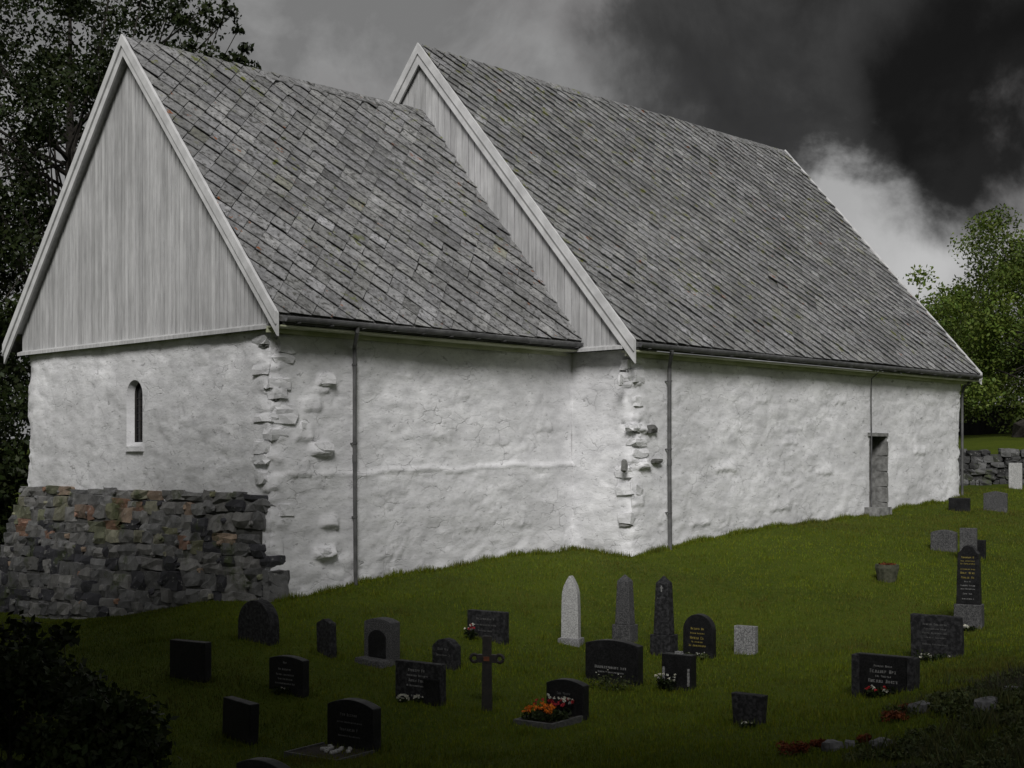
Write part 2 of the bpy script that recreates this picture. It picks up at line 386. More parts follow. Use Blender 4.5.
def wall_grid(mb, P0, P1, nrm, z0, z1, c0=None, c1=None, holes=(), ledge=None, step=.045, q0=None, q1=None, spots=()):
    """upright wall from P0 to P1 (local xy), displaced along its normal; c0/c1: normals of the neighbours at each end"""
    P0, P1, nrm = Vector(P0), Vector(P1), Vector((*nrm, 0)); L = (P1 - P0).length; D = (P1 - P0) / L
    ss = ticks(0, L, step, [h[i] for h in holes for i in (0, 1)]); zs = ticks(z0, z1, step, [h[i] for h in holes for i in (2, 3)])
    vs = []
    for z in zs:
        for s in ss:
            p = P0 + D * s; n = nrm.copy(); r = .55
            for cn, dist in ((c0, s), (c1, L - s)):
                if cn is not None and dist < .45:
                    k = 1 - dist / .45; n = n + Vector((*cn, 0)) * k; r = max(r, .55 + 1.1 * k)
            low = max(0., min(1., (-1.2 - z) / .8)); r += .5 * low
            h = lumps((p.x, p.y, z), r)
            for cn, dist in ((c0, s), (c1, L - s)):
                if cn is not None and dist < .45: h -= .05 * (1 - dist / .45) ** 2
            for hh in holes:
                dx = max(hh[0] - s, s - hh[1], 0); dz = max(hh[2] - z, z - hh[3], 0); dd = math.hypot(dx, dz)
                h *= min(1., dd / .25)
            if q0: h += ledge_h(s, z, q0)
            if q1: h += ledge_h(L - s, z, q1, -1)
            if spots: h += spot_h(spots, s, z)
            if ledge: 
                h += ledge(s, z)
            vs.append((p.x + n.x * h, p.y + n.y * h, z))
    fs = []; ns = len(ss)
    for j in range(len(zs) - 1):
        for i in range(ns - 1):
            sm, zm = (ss[i] + ss[i+1]) / 2, (zs[j] + zs[j+1]) / 2
            if any(h[0] < sm < h[1] and h[2] < zm < h[3] for h in holes): continue
            a = j * ns + i; q = (a, a + 1, a + ns + 1, a + ns)
            fs.append(q)
    mb.add(vs, fs)
# chancel: south wall along x (normal -y), east wall (normal -x)
wy, wz1 = eastpt(134.5, 380); _, wz0 = eastpt(134.5, 447); ww = .31
mb = MB()
def led(s, z):
    zl = -.30 + .025 * s + .03 * math.sin(s * 2.3) + .02 * math.sin(s * 5.1)
    return .035 * max(0, 1 - abs(z - zl) / .07) * (1 if s > 1.2 else max(0, (s - .6) / .6)) + (.02 if z < zl else 0)
def sp_list(lst, yp, x0):
    out = []
    for i, (a, b_, w, h, o) in enumerate(lst):
        x, z = wallpt(a, b_, yp); out.append((x - x0, z, w, h, o, i * 3.7))
    return out
S1 = sp_list([(320, 449, .40, .26, .16), (326, 379, .34, .22, .12), (322, 388, .3, .2, .06), (329, 521, .36, .28, .11), (324, 552, .46, .24, .18), (303, 432, .42, .4, .06),
          (312, 404, .4, .3, .05), (297, 468, .5, .35, .06), (440, 433, .5, .3, .03), (500, 440, .5, .25, .03), (405, 376, .35, .12, .03), (470, 365, .4, .15, .03),
          (420, 500, .6, .3, .03), (520, 520, .6, .3, .03), (390, 550, .6, .3, .03), (545, 425, .4, .3, .04)], 0, 0)
wall_grid(mb, (0, 0, 0), (CL, 0, 0), (0, -1), -3.4, WT, c0=(-1, 0), ledge=led, q0=QUOIN, spots=S1)
wall_grid(mb, (0, CW, 0), (0, 0, 0), (-1, 0), -4., WT, c0=(0, 1), c1=(0, -1), holes=[(CW - wy - ww, CW - wy + ww, wz0, wz1)], q1=QUOIN)
wall_grid(mb, (CL, CW, 0), (0, CW, 0), (0, 1), -4., WT, c1=(-1, 0), step=.2)
# arched window niche: reveal and spandrels
zc = wz1 - ww; arch = [(wy - ww * math.cos(math.pi * i / 16), zc + ww * math.sin(math.pi * i / 16)) for i in range(17)]
left = [(y, z) for y, z in arch[:9]]; right = [(y, z) for y, z in arch[8:]]
mb.add([(0, y, z) for y, z in left] + [(0, wy - ww, wz1)], [tuple(range(len(left) + 1))])
mb.add([(0, y, z) for y, z in right] + [(0, wy + ww, wz1)], [tuple(range(len(right) + 1))])
outer = [(wy - ww, wz0)] + arch + [(wy + ww, wz0)]
inner = [(wy + (y - wy) * .80, wz0 + .10 + (z - wz0) * .91) for y, z in outer]
n = len(outer)
mb.add([(0, y, z) for y, z in outer] + [(.15, y, z) for y, z in inner], [(i, (i + 1) % n, n + (i + 1) % n, n + i) for i in range(n)])
chancel_wall = mb.build('chancel_wall', M['plaster'], church, OFF, smooth=True)
win = MB(); win.add([(.21, y, z) for y, z in inner] + [(.15, y, z) for y, z in inner], [(i, (i + 1) % n, n + (i + 1) % n, n + i) for i in range(n)])
for k in range(1, 3):
    yy = inner[0][0] + (inner[-1][0] - inner[0][0]) * k / 3; win.box((.172, yy - .006, wz0 + .15), (.19, yy + .006, wz1 - .25))
for k in range(1, 7): zz = wz0 + .1 + k * .15; win.box((.174, wy - .2, zz - .005), (.189, wy + .2, zz + .005))
wo = win.build('window', M['wood_dark'], church, OFF)
pane = MB(); pane.add([(.195, y, z) for y, z in inner], [tuple(range(n))]); pane.build('pane', M['glass'], wo, OFF)
MB().box((-.055, wy - ww - .03, wz0 - .09), (.06, wy + ww - .02, wz0 + .012)).build('window_sill', M['plaster'], wo, OFF)
# nave
dx0, dz1 = wallpt(869.5, 435, NY0); dx1, _ = wallpt(886, 435, NY0); dz0 = wallpt(878, 520, NY0)[1]
mb = MB()
S2 = sp_list([(644, 464, .36, .2, .14), (640, 428, .36, .16, .12), (636, 500, .5, .3, .05), (725, 466, .8, .28, .05), (700, 352+28, .4, .15, .03), (790, 440, .6, .25, .04), (760, 400, .5, .2, .03),
    (700, 520, .6, .3, .05), (780, 505, .8, .3, .05), (920, 450, .6, .3, .05), (840, 400, .5, .2, .04), (825, 470, .7, .3, .04)], NY0, CL)
wall_grid(mb, (CL, NY0, 0), (NX1, NY0, 0), (0, -1), -3.0, WT, c0=(-1, 0), c1=(1, 0), holes=[(dx0 - CL, dx1 - CL, dz0, dz1)], q0=QUOIN2, spots=S2)
wall_grid(mb, (CL, 0.1, 0), (CL, NY0, 0), (-1, 0), -3.0, WT, c1=(0, -1), q1=QUOIN2)
wall_grid(mb, (CL, NY1, 0), (CL, CW - .1, 0), (-1, 0), -3.5, WT, c0=(0, 1), step=.15)
wall_grid(mb, (NX1, NY0, 0), (NX1, NY1, 0), (1, 0), -3., WT, c0=(0, -1), c1=(0, 1), step=.2)
wall_grid(mb, (NX1, NY1, 0), (CL, NY1, 0), (0, 1), -3.5, WT, c0=(1, 0), c1=(-1, 0), step=.25)
mb.build('nave_wall', M['plaster'], church, OFF, smooth=True)
# door in its deep niche
dd = .46
jm = MB()
jm.hexa([(dx1 - .02, NY0 - .012, dz0), (dx1 + .03, NY0 - .012, dz0), (dx1 + .03, NY0 + dd, dz0), (dx1 - .06, NY0 + dd, dz0),
         (dx1 - .02, NY0 - .012, dz1), (dx1 + .03, NY0 - .012, dz1), (dx1 + .03, NY0 + dd, dz1), (dx1 - .06, NY0 + dd, dz1)])
jm.box((dx0 - .03, NY0 - .012, dz0), (dx0 + .02, NY0 + dd, dz1))
jm.box((dx0 - .10, NY0 - .05, dz1 - .03), (dx1 + .05, NY0 + dd, dz1 + .06))
for k in range(5):
    jm.rock((dx1 - .0, NY0 + .12, dz0 + .25 + k * .42), (.10, .34, .40), 0, .07, .2)
jo = jm.build('door_surround', M['jamb'], church, OFF)
dm = MB()
for k in range(5):
    x0 = dx0 + .02 + k * (dx1 - dx0 - .08) / 5; dm.box((x0, NY0 + dd - .06 - .006 * (k % 2), dz0), (x0 + (dx1 - dx0 - .08) / 5 - .012, NY0 + dd, dz1 - .03))
do = dm.build('door', M['wood_dark'], church, OFF)
h = MB(); h.tube([(dx0 + .62, NY0 + dd - .07, dz0 + 1.0), (dx0 + .62, NY0 + dd - .13, dz0 + 1.0), (dx0 + .55, NY0 + dd - .13, dz0 + 1.0)], .012)
h.build('door_handle', M['iron'], do, OFF)
st = MB(); st.rock((dx0 + .1, NY0 - .16, dz0 + .15), (.75, .5, .42), .05, .05, .12, (1.3, 1.3, 1.2)); st.build('door_step', M['jamb'], church, OFF)
# roofs ---------------------------------------------------------------
def slate_roof(name, x0, x1, yE, zE, yC, zC, cell, missing, front=True):
    sl = math.hypot(yC - yE, zC - zE); ey, ez = (yC - yE) / sl, (zC - zE) / sl; ny, nz = -ez, ey
    mb = MB(); h = cell / math.sqrt(2); hv = h * 1.12      # half diagonals
    Lx = x1 - x0
    for r in range(int(sl / hv) + 2):
        s0 = r * hv
        for c in range(int(Lx / (2 * h)) + 2):
            xc = c * 2 * h + (h if r % 2 else 0)
            if random.random() < missing: continue
            jx, js, a = random.gauss(0, .006), random.gauss(0, .008), random.gauss(0, .018)
            slip = random.random() < .02
            if slip: js -= random.uniform(.02, .07); a += random.uniform(-.15, .15)
            poly = [(0, -hv), (h, 0), (0, hv), (-h, 0)]
            poly = [(xc + jx + px * math.cos(a) - ps * math.sin(a), s0 + js + px * math.sin(a) + ps * math.cos(a)) for px, ps in poly]
            for axis, val, sg in ((0, 0, 1), (0, Lx, -1), (1, 0, 1), (1, sl, -1)):
                out = []
                for i in range(len(poly)):
                    p, q = poly[i], poly[(i + 1) % len(poly)]
                    ip, iq = (p[axis] - val) * sg >= 0, (q[axis] - val) * sg >= 0
                    if ip: out.append(p)
                    if ip != iq:
                        t = (val - p[axis]) / (q[axis] - p[axis]); out.append((p[0] + (q[0]-p[0])*t, p[1] + (q[1]-p[1])*t))
                poly = out
                if len(poly) < 3: break
            if len(poly) < 3: continue
            ar = abs(sum(poly[i][0]*poly[(i+1)%len(poly)][1] - poly[(i+1)%len(poly)][0]*poly[i][1] for i in range(len(poly)))) / 2
            if ar < 1e-4: continue
            k = .032 + random.uniform(-.009, .013); k2 = .007 + random.uniform(0, .010); b0 = random.uniform(.0, .008)
            top = []; bot = []
            for (px, ps) in poly:
                hh = b0 + k * (.5 - ((px - xc) + (ps - s0) / 1.12) / 1.41421 / cell) + k2 * (.5 - (xc - px + (ps - s0) / 1.12) / 1.41421 / cell); sag = .02 * math.sin(px * .7 + 1) + .015 * math.sin(ps * .9)
                for lst, e in ((top, hh), (bot, hh - .015)):
                    w = e + sag; lst.append((x0 + px, yE + ey * ps + ny * w, zE + ez * ps + nz * w))
            m_ = len(poly); v = random.gauss(1., .17)
            if random.random() < .08: v *= random.choice((.78, 1.25))
            tint = (v, v, v * random.uniform(.97, 1.03))
            if random.random() < .006: tint = (v * .9, v * .9, v * .72)
            fs = [tuple(range(m_)), tuple(range(2 * m_ - 1, m_ - 1, -1))] + [(i, m_ + i, m_ + (i + 1) % m_, (i + 1) % m_) for i in range(m_)]
            mb.add(top + bot, fs, tint)
    # plain boarding under the slates and the hidden north slope
    y2, z2 = 2 * yC - yE, zE; th = .10
    for (ya, za, yb, zb, s_) in ((yE, zE, yC, zC, 1), (y2, z2, yC, zC, -1)):
        q = [(x0 + .02, ya, za - .03), (x1 - .02, ya, za - .03), (x1 - .02, yb, zb - .03), (x0 + .02, yb, zb - .03)]
        lo = [(a, b, c - th) for a, b, c in q]
        up = q if s_ == 1 else [(a, b, c + .03) for a, b, c in q]
        mb.add(lo + up, [(0,3,2,1),(4,5,6,7),(0,1,5,4),(1,2,6,5),(2,3,7,6),(3,0,4,7)], (.45, .45, .45))
    return mb
cE, cZ, cTop = -.51, 2.58, 8.55; nE, nZ, nTop = -2.086, 2.50, 10.12
cm = slate_roof('c', -.2, 7.975, cE, cZ, YC, cTop, .350, .0012)
r1 = cm.build('chancel_roof', M['slate'], church, OFF)
nm = slate_roof('n', 7.87, 24.0, nE, nZ, YC, nTop, .300, .0015)
r2 = nm.build('nave_roof', M['slate'], church, OFF)
for x0, x1, zt, r in ((-.2, 7.95, cTop, r1), (7.87, 24., nTop, r2)):
    rd = MB(); xs = np.arange(x0, x1, .42)
    for x in xs:
        e = min(x + .41, x1); j = random.uniform(-.006, .006); v = random.uniform(.7, 1.1)
        for s_ in (-1, 1):
            rd.hexa([(x, YC, zt - .02+j), (e, YC, zt - .02+j), (e, YC + s_*.17, zt - .19+j), (x, YC + s_*.17, zt - .19+j),
                     (x, YC, zt + .035+j), (e, YC, zt + .035+j), (e, YC + s_*.19, zt - .165+j), (x, YC + s_*.19, zt - .165+j)], (v, v, v))
    rd.build('ridge_capping', M['slate'], r, OFF)
# gable boarding, sills, barge boards
def gable(xp, yE, zE, yC, zC, zb, yb0, yb1, bw, name):
    sl = (zC - zE) / (yC - yE)
    top = lambda y: zC - abs(y - yC) * sl - .14
    mb = MB(); y = yb0
    while y < yb1 - .01:
        e = min(y + bw * random.uniform(.93, 1.07), yb1); dxr = random.uniform(0, .012); v = random.uniform(.80, 1.05)
        mid = [y + .011, e - .011]; segs = [mid] if not (mid[0] < yC < mid[1]) else [[mid[0], yC], [yC, mid[1]]]
        for a, b in segs:
            if top(a) > zb and top(b) > zb or True:
                ta, tb = max(top(a), zb), max(top(b), zb)
                if ta > zb or tb > zb:
                    mb.hexa([(xp - .03 - dxr, a, zb), (xp, a, zb), (xp, b, zb), (xp - .03 - dxr, b, zb),
                             (xp - .03 - dxr, a, ta), (xp, a, ta), (xp, b, tb), (xp - .03 - dxr, b, tb)], (v, v, v))
        y = e
    # backing behind the joints
    mb.add([(xp + .004, yb0, zb), (xp + .004, yb1, zb), (xp + .004, yC, zC - .1)], [(0, 1, 2)], (.08, .08, .08))
    g = mb.build(name, M['paint'], church, OFF)
    sm = MB(); sm.hexa([(xp - .16, yb0, zb - .10), (xp + .03, yb0, zb - .06), (xp + .03, yb1, zb - .06), (xp - .16, yb1, zb - .10),
                        (xp - .16, yb0, zb - .03), (xp + .03, yb0, zb + .04), (xp + .03, yb1, zb + .04), (xp - .16, yb1, zb - .03)])
    sm.build('drip_board', M['paint'], g, OFF)
    return g
gable(0., cE, cZ, YC, cTop, 2.44, -.06, CW + .06, .135, 'chancel_gable_boarding')
gable(7.985, nE, nZ, YC, nTop, 2.44, NY0 - .05, NY1 + .05, .215, 'nave_gable_boarding')
def barge(x, yE, zE, yC, zC, w, sgn=-1, inner=.2):
    sl = math.hypot(yC - yE, zC - zE); ey, ez = (yC - yE) / sl, (zC - zE) / sl
    for side in (0, 1):
        f = (lambda y: y) if side == 0 else (lambda y: 2 * yC - y)
        b = MB()
        vd = w / ey                            # vertical depth of the board
        e0 = yE - .03
        z0 = zE - .03 * ez / ey
        def quad(xa, xb, up, dn):
            p = [(xa, e0, z0 + dn), (xb, e0, z0 + dn), (xb, yC, zC + dn), (xa, yC, zC + dn),
                 (xa, e0, z0 + up), (xb, e0, z0 + up), (xb, yC, zC + up), (xa, yC, zC + up)]
            b.hexa([(q[0], f(q[1]), q[2]) for q in p])
        quad(x - .045 * (1 if sgn < 0 else -1), x, .045, -vd)
        quad(x - .085 * (1 if sgn < 0 else -1), x - .047 * (1 if sgn < 0 else -1), .07, -vd * .42)
        b.build('barge_board', M['paint_new'], church, OFF)
        e1 = e0 + .45; z1 = z0 + .45 * ez / ey; so = MB(); p = [(x, e1, z1 - .22), (x + inner, e1, z1 - .22), (x + inner, yC, zC - .22), (x, yC, zC - .22),
                        (x, e1, z1 - .19), (x + inner, e1, z1 - .19), (x + inner, yC, zC - .19), (x, yC, zC - .19)]
        so.hexa([(q[0], f(q[1]), q[2]) for q in p]); so.build('verge_soffit', M['paint'], church, OFF)
barge(-.2, cE, cZ, YC, cTop, .24, -1, .19)
barge(7.87, nE, nZ, YC, nTop, .30, -1, .12)
barge(24.0, nE, nZ, YC, nTop, .18, 1, -.35)
# eaves: soffit, fascia, gutter
def eave(x0, x1, yE, zE, yW, roof):
    so = MB(); so.box((x0, yE + .02, zE - .22), (x1, yW + .06, zE - .19)); so.box((x0, yW - .10, zE - .30), (x1, yW - .04, zE - .222))
    so.build('eave_soffit', M['soffit'], roof, OFF)
    g = MB(); prof = []
    for i in range(9):
        a = math.pi + math.pi * i / 8; prof.append((yE - .055 + .062 * math.cos(a), zE - .055 + .085 * math.sin(a)))
    inn = [(y * 1 + (yE - .055 - y) * .12, z + .012) for y, z in prof]
    allp = prof + inn[::-1]; n = len(allp); xs = list(np.linspace(x0 + .05, x1 - .03, 14)); vs = []
    for x in xs:
        dz = .008 * math.sin(x * 1.7)
        vs += [(x, y, z + dz) for y, z in allp]
    g.add(vs, [(i*n+k, i*n+(k+1)%n, (i+1)*n+(k+1)%n, (i+1)*n+k) for i in range(len(xs)-1) for k in range(n)] + [tuple(range(n)), tuple(range((len(xs)-1)*n, len(xs)*n))])
    g.box((x0 + .05, yE + .022, zE - .17), (x1 - .03, yE + .05, zE - .035))
    for x in np.arange(x0 + .3, x1, .75): g.box((x, yE - .14, zE - .155), (x + .03, yE + .02, zE - .143))
    g.build('gutter', M['gutter'], roof, OFF)
eave(-.12, 7.93, cE, cZ, 0, r1); eave(7.93, 23.95, nE, nZ, NY0, r2)
def downpipe(x, yE, yW, zt, zb, rad):
    p = MB(); p.tube([(x - .30, yE - .05, zt), (x - .29, yE - .03, zt - .10), (x - .02, yW - .13, zt - .36), (x, yW - .11, zt - .48), (x, yW - .11, zt - 2.6), (x + .015, yW - .12, zb)], rad, 10)
    o = p.build('downpipe', M['pipe'], church, OFF, smooth=False)
    for z in (zt - .7, zt - 2.2, zt - 3.6):
        b = MB(); b.tube([(x, yW - .11, z), (x, yW - .11, z + .035)], rad + .012, 10); b.box((x - .012, yW - .11, z), (x + .012, yW + .08, z + .03)); b.build('pipe_bracket', M['pipe'], o, OFF)
    b = MB(); b.tube([(x, yW - .11, zt - 2.55), (x, yW - .11, zt - 2.40)], rad + .008, 10); b.build('pipe_joint', M['pipe'], o, OFF)
xa = wallpt(351, 580, 0)[0]; xw = loc2w(xa, -.1)
downpipe(xa, cE, 0, cZ - .1, g1(*xw) - .05, .040)
xa = wallpt(665.5, 540, NY0)[0]; xw = loc2w(xa, NY0 - .1)
downpipe(xa, nE, NY0, nZ - .1, g1(*xw) - .05, .045)
dp = MB(); gzD = g1(*loc2w(NX1 + .1, NY0 + .1))
dp.tube([(NX1 + .16, NY0 - .25, 2.35), (NX1 + .14, NY0 + .03, 2.1), (NX1 + .12, NY0 + .06, 1.9), (NX1 + .12, NY0 + .06, gzD - .05)], .04, 10)
dp.build('downpipe', M['pipe'], church, OFF)
cb = MB(); cx_, _ = wallpt(869.5, 400, NY0)
cb.tube([(cx_, nE + .1, nZ - .2), (cx_, NY0 - .06, nZ - .36), (cx_, NY0 - .05, 1.5), (cx_ + .01, NY0 - .055, .7), (cx_ - .005, NY0 - .06, dz0 + .3)], .016, 6)
cb.build('lightning_cable', M['gutter'], church, OFF)
# stones that stand out of the limewash
def soften(o):
    m = o.modifiers.new('round', 'SUBSURF'); m.levels = 1; m.render_levels = 1; o.rotation_euler.y = 0
    return o
def pstone(pxx, pyy, w, h, out, yp=0., mat='plaster', rot=0., tint=(1, 1, 1)):
    x, z = wallpt(pxx, pyy, yp); b = MB()
    b.rock((x, yp + .02, z), (w * random.uniform(.8, 1.2), out * 2, h * random.uniform(.8, 1.3)), random.uniform(-.35, .35), .2, .4, tint); b.build('projecting_stone', M[mat], church, OFF)
pstone(650, 429, .28, .15, .13, NY0, 'rubble', 0, (.12, .12, .115)); pstone(656, 461, .26, .11, .12, NY0, 'rubble', .1, (.14, .14, .13)); pstone(625, 466, .16, .20, .05, NY0, 'rubble', 0, (.25, .25, .24))
def quoins(x0, y0, lst, seed):
    rr = random.Random(seed); st_ = random.getstate(); random.seed(seed)
    for z in lst:
        for sd_ in (0, 1):
            if rr.random() < .42: continue
            w, h, dpt = rr.uniform(.24, .5), rr.uniform(.16, .32), rr.uniform(.20, .30)
            out = rr.uniform(-.005, .035); off = rr.uniform(.0, .22)
            b = MB(); zz = z + rr.uniform(-.08, .08)
            if sd_ == 0: c = (x0 + w / 2 - .03 + off, y0 + dpt / 2 - out - .03, zz); sz = (w, dpt, h)
            else: c = (x0 + dpt / 2 - out - .03, y0 + w / 2 - .03 + off * .6, zz); sz = (dpt, w, h)
            b.rock(c, sz, rr.uniform(-.16, .16), .19, .26); b.build('quoin_stone', M['plaster'], church, OFF)
            if rr.random() < .30:
                b = MB(); b.rock((c[0], c[1] + .03, zz - h * .5 - .02), (sz[0] * .7, sz[1] * .85, .06), rr.uniform(-.2, .2), .2, .2, (.25, .25, .24)); b.build('dark_gap_stone', M['rubble'], church, OFF)  # slim dark stone standing in for the shaded gap under the quoin
    random.setstate(st_)
quoins(0, 0, [2.15, 1.9, 1.68, 1.45, 1.2, .98, .74, .5, .22, -.05, -.34, -1.0, -1.5], 5)
quoins(CL, NY0, [2.1, 1.82, 1.55, 1.3, 1.02, .7, .4, .1, -.2, -.6, -1.2], 9)
for (a, b_, w, h, o) in [(322, 449, .38, .2, .14), (326, 379, .32, .18, .11), (324, 552, .42, .2, .15), (329, 521, .32, .24, .07), (306, 430, .3, .26, .03), (314, 405, .26, .2, .03)]: pstone(a, b_, w, h, o)
for (a, b_, w, h, o) in [(633, 428, .34, .15, .10), (644, 464, .34, .13, .11), (621, 380, .2, .2, .04)]: pstone(a, b_, w, h, o, NY0)
# battered rubble plinth
pal = [(.20, .20, .20)] * 5 + [(.28, .275, .265)] * 5 + [(.06, .06, .07)] * 3 + [(.42, .25, .18), (.36, .21, .14), (.38, .28, .21), (.40, .30, .22)] + [(.28, .28, .17), (.34, .33, .24), (.24, .25, .16)] + [(.28, .28, .275)] * 3
plc = MB(); z = -.62; row = 0
def bat(z, y=9.): return .03 + max(0, (-.6 - z)) * .26 * min(1., max(0., y + .1) / 5.)
plc_back = MB()
while z > -4.:
    hh = random.uniform(.17, .32); y = CW + bat(z) ; yend = (random.uniform(.1, .32) if row < 6 else -.04)
    while y > yend:
        w = random.uniform(.22, .62) * (1 if row % 3 else 1.15); c = random.choice(pal)
        if row > 4: c = random.choice(pal[:13])
        w = min(w, y - yend) if y - yend - w > .18 else y - yend
        ck = random.uniform(.55, 1.0); hs = hh * random.uniform(.80, 1.06)
        wob = .07 * math.sin(y * 1.1 + row * .8) * min(1, row); plc.rock((-bat(z - hh/2, y - w/2) + .20 + random.uniform(-.015, .02), y - w/2, z - hh/2 + wob + random.uniform(-.03, .03)), (.46, w * 1.06, hs * 1.16), random.uniform(-.05, .05), .17, .26, tuple(q * ck for q in c))
        if random.random() < .35: plc.rock((-bat(z - hh/2, y) + .04, y, z - hh * random.uniform(.2, .8)), (.2, .12, .10), random.random(), .2, .5, tuple(q * .9 for q in random.choice(pal)))
        y -= w
    # returning along the south side
    if row >= 5:
        x = -.08
        for k in range(random.choice((0, 1, 2)) if row > 5 else 1):
            w = random.uniform(.16, .42); plc.rock((x + w/2 + .05, .17, z - hh/2), (w, .40, hh * .97), 0, .14, .3, tuple(q * .9 for q in random.choice(pal))); x += w
    # north return
    y0 = CW + bat(z - hh/2); x = 0.
    while x < 2.5: w = random.uniform(.35, .7); plc.rock((x + w/2 - bat(z), y0 - .2, z - hh/2), (w, .42, hh), 0, .1, .22, random.choice(pal)); x += w
    z -= hh; row += 1
bm_ = MB()
zs_ = np.linspace(-.66, -4, 18); ys_ = np.linspace(.24, CW + .9, 24)
bm_.add([(-bat(z_, y_) + .05, min(y_, CW + bat(z_) - .08), z_) for z_ in zs_ for y_ in ys_], [(a*24+b_, a*24+b_+1, (a+1)*24+b_+1, (a+1)*24+b_) for a in range(17) for b_ in range(23)])
po = plc.build('rubble_plinth', M['rubble'], church, OFF)
bm_.build('plinth_mortar', M['mortar'], po, OFF)

# ------------------------------------------------------------------ trees
def leaves(centres, radii, per, size, tintbase=1., flat=.75, spread=1.0):
    """leaf quads in gaussian clumps; returns v, f, tint"""
    cs = np.repeat(np.asarray(centres), per, 0); rs = np.repeat(np.asarray(radii), per)[:, None]
    n = len(cs); p = rng.normal(size=(n, 3)); p /= np.linalg.norm(p, axis=1)[:, None] + 1e-9
    p *= (rng.random((n, 1)) ** .45) * rs * np.array([1, 1, flat]) * spread; c = cs + p
    a = rng.normal(size=(n, 3)); a /= np.linalg.norm(a, axis=1)[:, None]
    b = rng.normal(size=(n, 3)) + np.array([0, 0, .6]); b = np.cross(a, b); b /= np.linalg.norm(b, axis=1)[:, None] + 1e-9
    s = (size * rng.uniform(.6, 1.3, n))[:, None]
    v = np.stack([c - a*s*.55, c + b*s*.3, c + a*s*.55, c - b*s*.3], 1).reshape(-1, 3)
    f = np.arange(4 * n).reshape(-1, 4)
    ct = np.repeat(rng.uniform(.6, 1.35, len(centres)), per); t = ct * rng.uniform(.75, 1.25, n) * tintbase
    t3 = np.repeat(np.stack([t * rng.uniform(.85, 1.15, n), t, t * .9], 1), 4, 0)
    return v, f, t3
def tree(base, height, crown_c, crown_r, nclump, per, lsize, mat, label, trunk_r=.3, clump=(.5, 1.1), group=None, extra=(), fork=None, name='broadleaf_tree', shell=.45, cat='tree'):
    base = Vector(base); cc = np.array(crown_c); cr = np.array(crown_r)
    root = empty(name, base); tag(root, label, cat, group)
    cen = []
    while len(cen) < nclump:
        p = rng.normal(size=3); p /= np.linalg.norm(p)
        wob = 1 + .28 * noise.noise(Vector(p * 2.1) + base)
        r = (shell + (1 - shell) * rng.random() ** .6) * wob
        q = cc + p * r * cr
        cen.append(q)
    cen = np.array(cen + [np.array(e) for e in extra])
    rad = rng.uniform(clump[0], clump[1], len(cen)); 
    if len(extra): rad[-len(extra):] *= .38; keepn = len(cen)
    v, f, t = leaves(cen, rad, per, lsize)
    if len(extra):
        k0 = (len(cen) - len(extra)) * per; sel = np.r_[np.arange(k0), k0 + np.nonzero(rng.random(len(f) - k0) < .30)[0]]
        v = v.reshape(-1, 4, 3)[sel].reshape(-1, 3); t = t.reshape(-1, 4, 3)[sel].reshape(-1, 3); f = np.arange(len(v)).reshape(-1, 4)
    raw_mesh('crown', v - np.array(base), f, t, mat, root)
    tm = MB(); fk = fork if fork else (crown_c[2] - crown_r[2] * .55)
    tp = Vector((crown_c[0], crown_c[1], fk)); 
    mid = base.lerp(tp, .5) + Vector((random.uniform(-.15, .15), random.uniform(-.15, .15), 0))
    topc = Vector(crown_c) + Vector((0, 0, crown_r[2] * .5))
    tm.tube([base - Vector((0, 0, .3)), base + Vector((0, 0, .3)), mid, tp, tp.lerp(topc, .5), topc], [trunk_r * 1.5, trunk_r * 1.1, trunk_r * .9, trunk_r * .7, trunk_r * .4, trunk_r * .1], 9)
    order = rng.permutation(len(cen))[:min(70, len(cen))]
    for i in list(order) + list(range(len(cen) - len(extra), len(cen))):
        e = Vector(cen[i]); s = tp.lerp(topc, random.random() * .7); m1 = s.lerp(e, .5) + Vector((random.uniform(-.3, .3), random.uniform(-.3, .3), random.uniform(.0, .5)))
        r0 = trunk_r * random.uniform(.10, .2); tm.tube([s, m1, e], [r0, r0 * .55, .012], 5, caps=False)
    tm.v = [tuple(Vector(q) - base) for q in tm.v]
    tm.build('trunk', M['bark'], root)
    return root
def at(px, py, d): return np.array(px2(px, py, d))
# big dark tree behind the chancel
b = (-12.2, 41, g1(-12.2, 41))
ex = [at(x, y, 39) for x, y in ((180,20),(200,32),(215,22),(232,14),(238,30),(246,48),(205,10),(190,45),(222,60),(240,62),(252,68),(226,8),(170,8),(210,52),(234,76),(248,80),(241,72))]
tree(b, 18, (-13.1, 41, 9.5), (6.3, 4.5, 7.6), 340, 210, .15, M['leaf_dark'], 'tall dark broadleaf tree behind the small chancel gable, one branch reaching over its ridge', .42, (.45, 1.0), extra=ex, fork=1.5, shell=.25)
b = (-16.5, 37, g1(-16.5, 37))
tree(b, 9, (-16.2, 37, 2.0), (4.0, 2.5, 6.2), 190, 220, .15, M['leaf_dark'], 'dark tree at the left edge beside the chancel corner, leafy down to the ground', .28, (.5, 1.1), fork=-1.)
b = (-13.0, 33.5, g1(-13., 33.5))
tree(b, 4, (-14.4, 33.9, -1.0), (2.8, 1.6, 3.2), 170, 190, .16, M['leaf_dark'], 'low black shrub pressed against the left corner of the rubble plinth', .08, (.4, .7), fork=-2.6, name='shrub', cat='shrub')
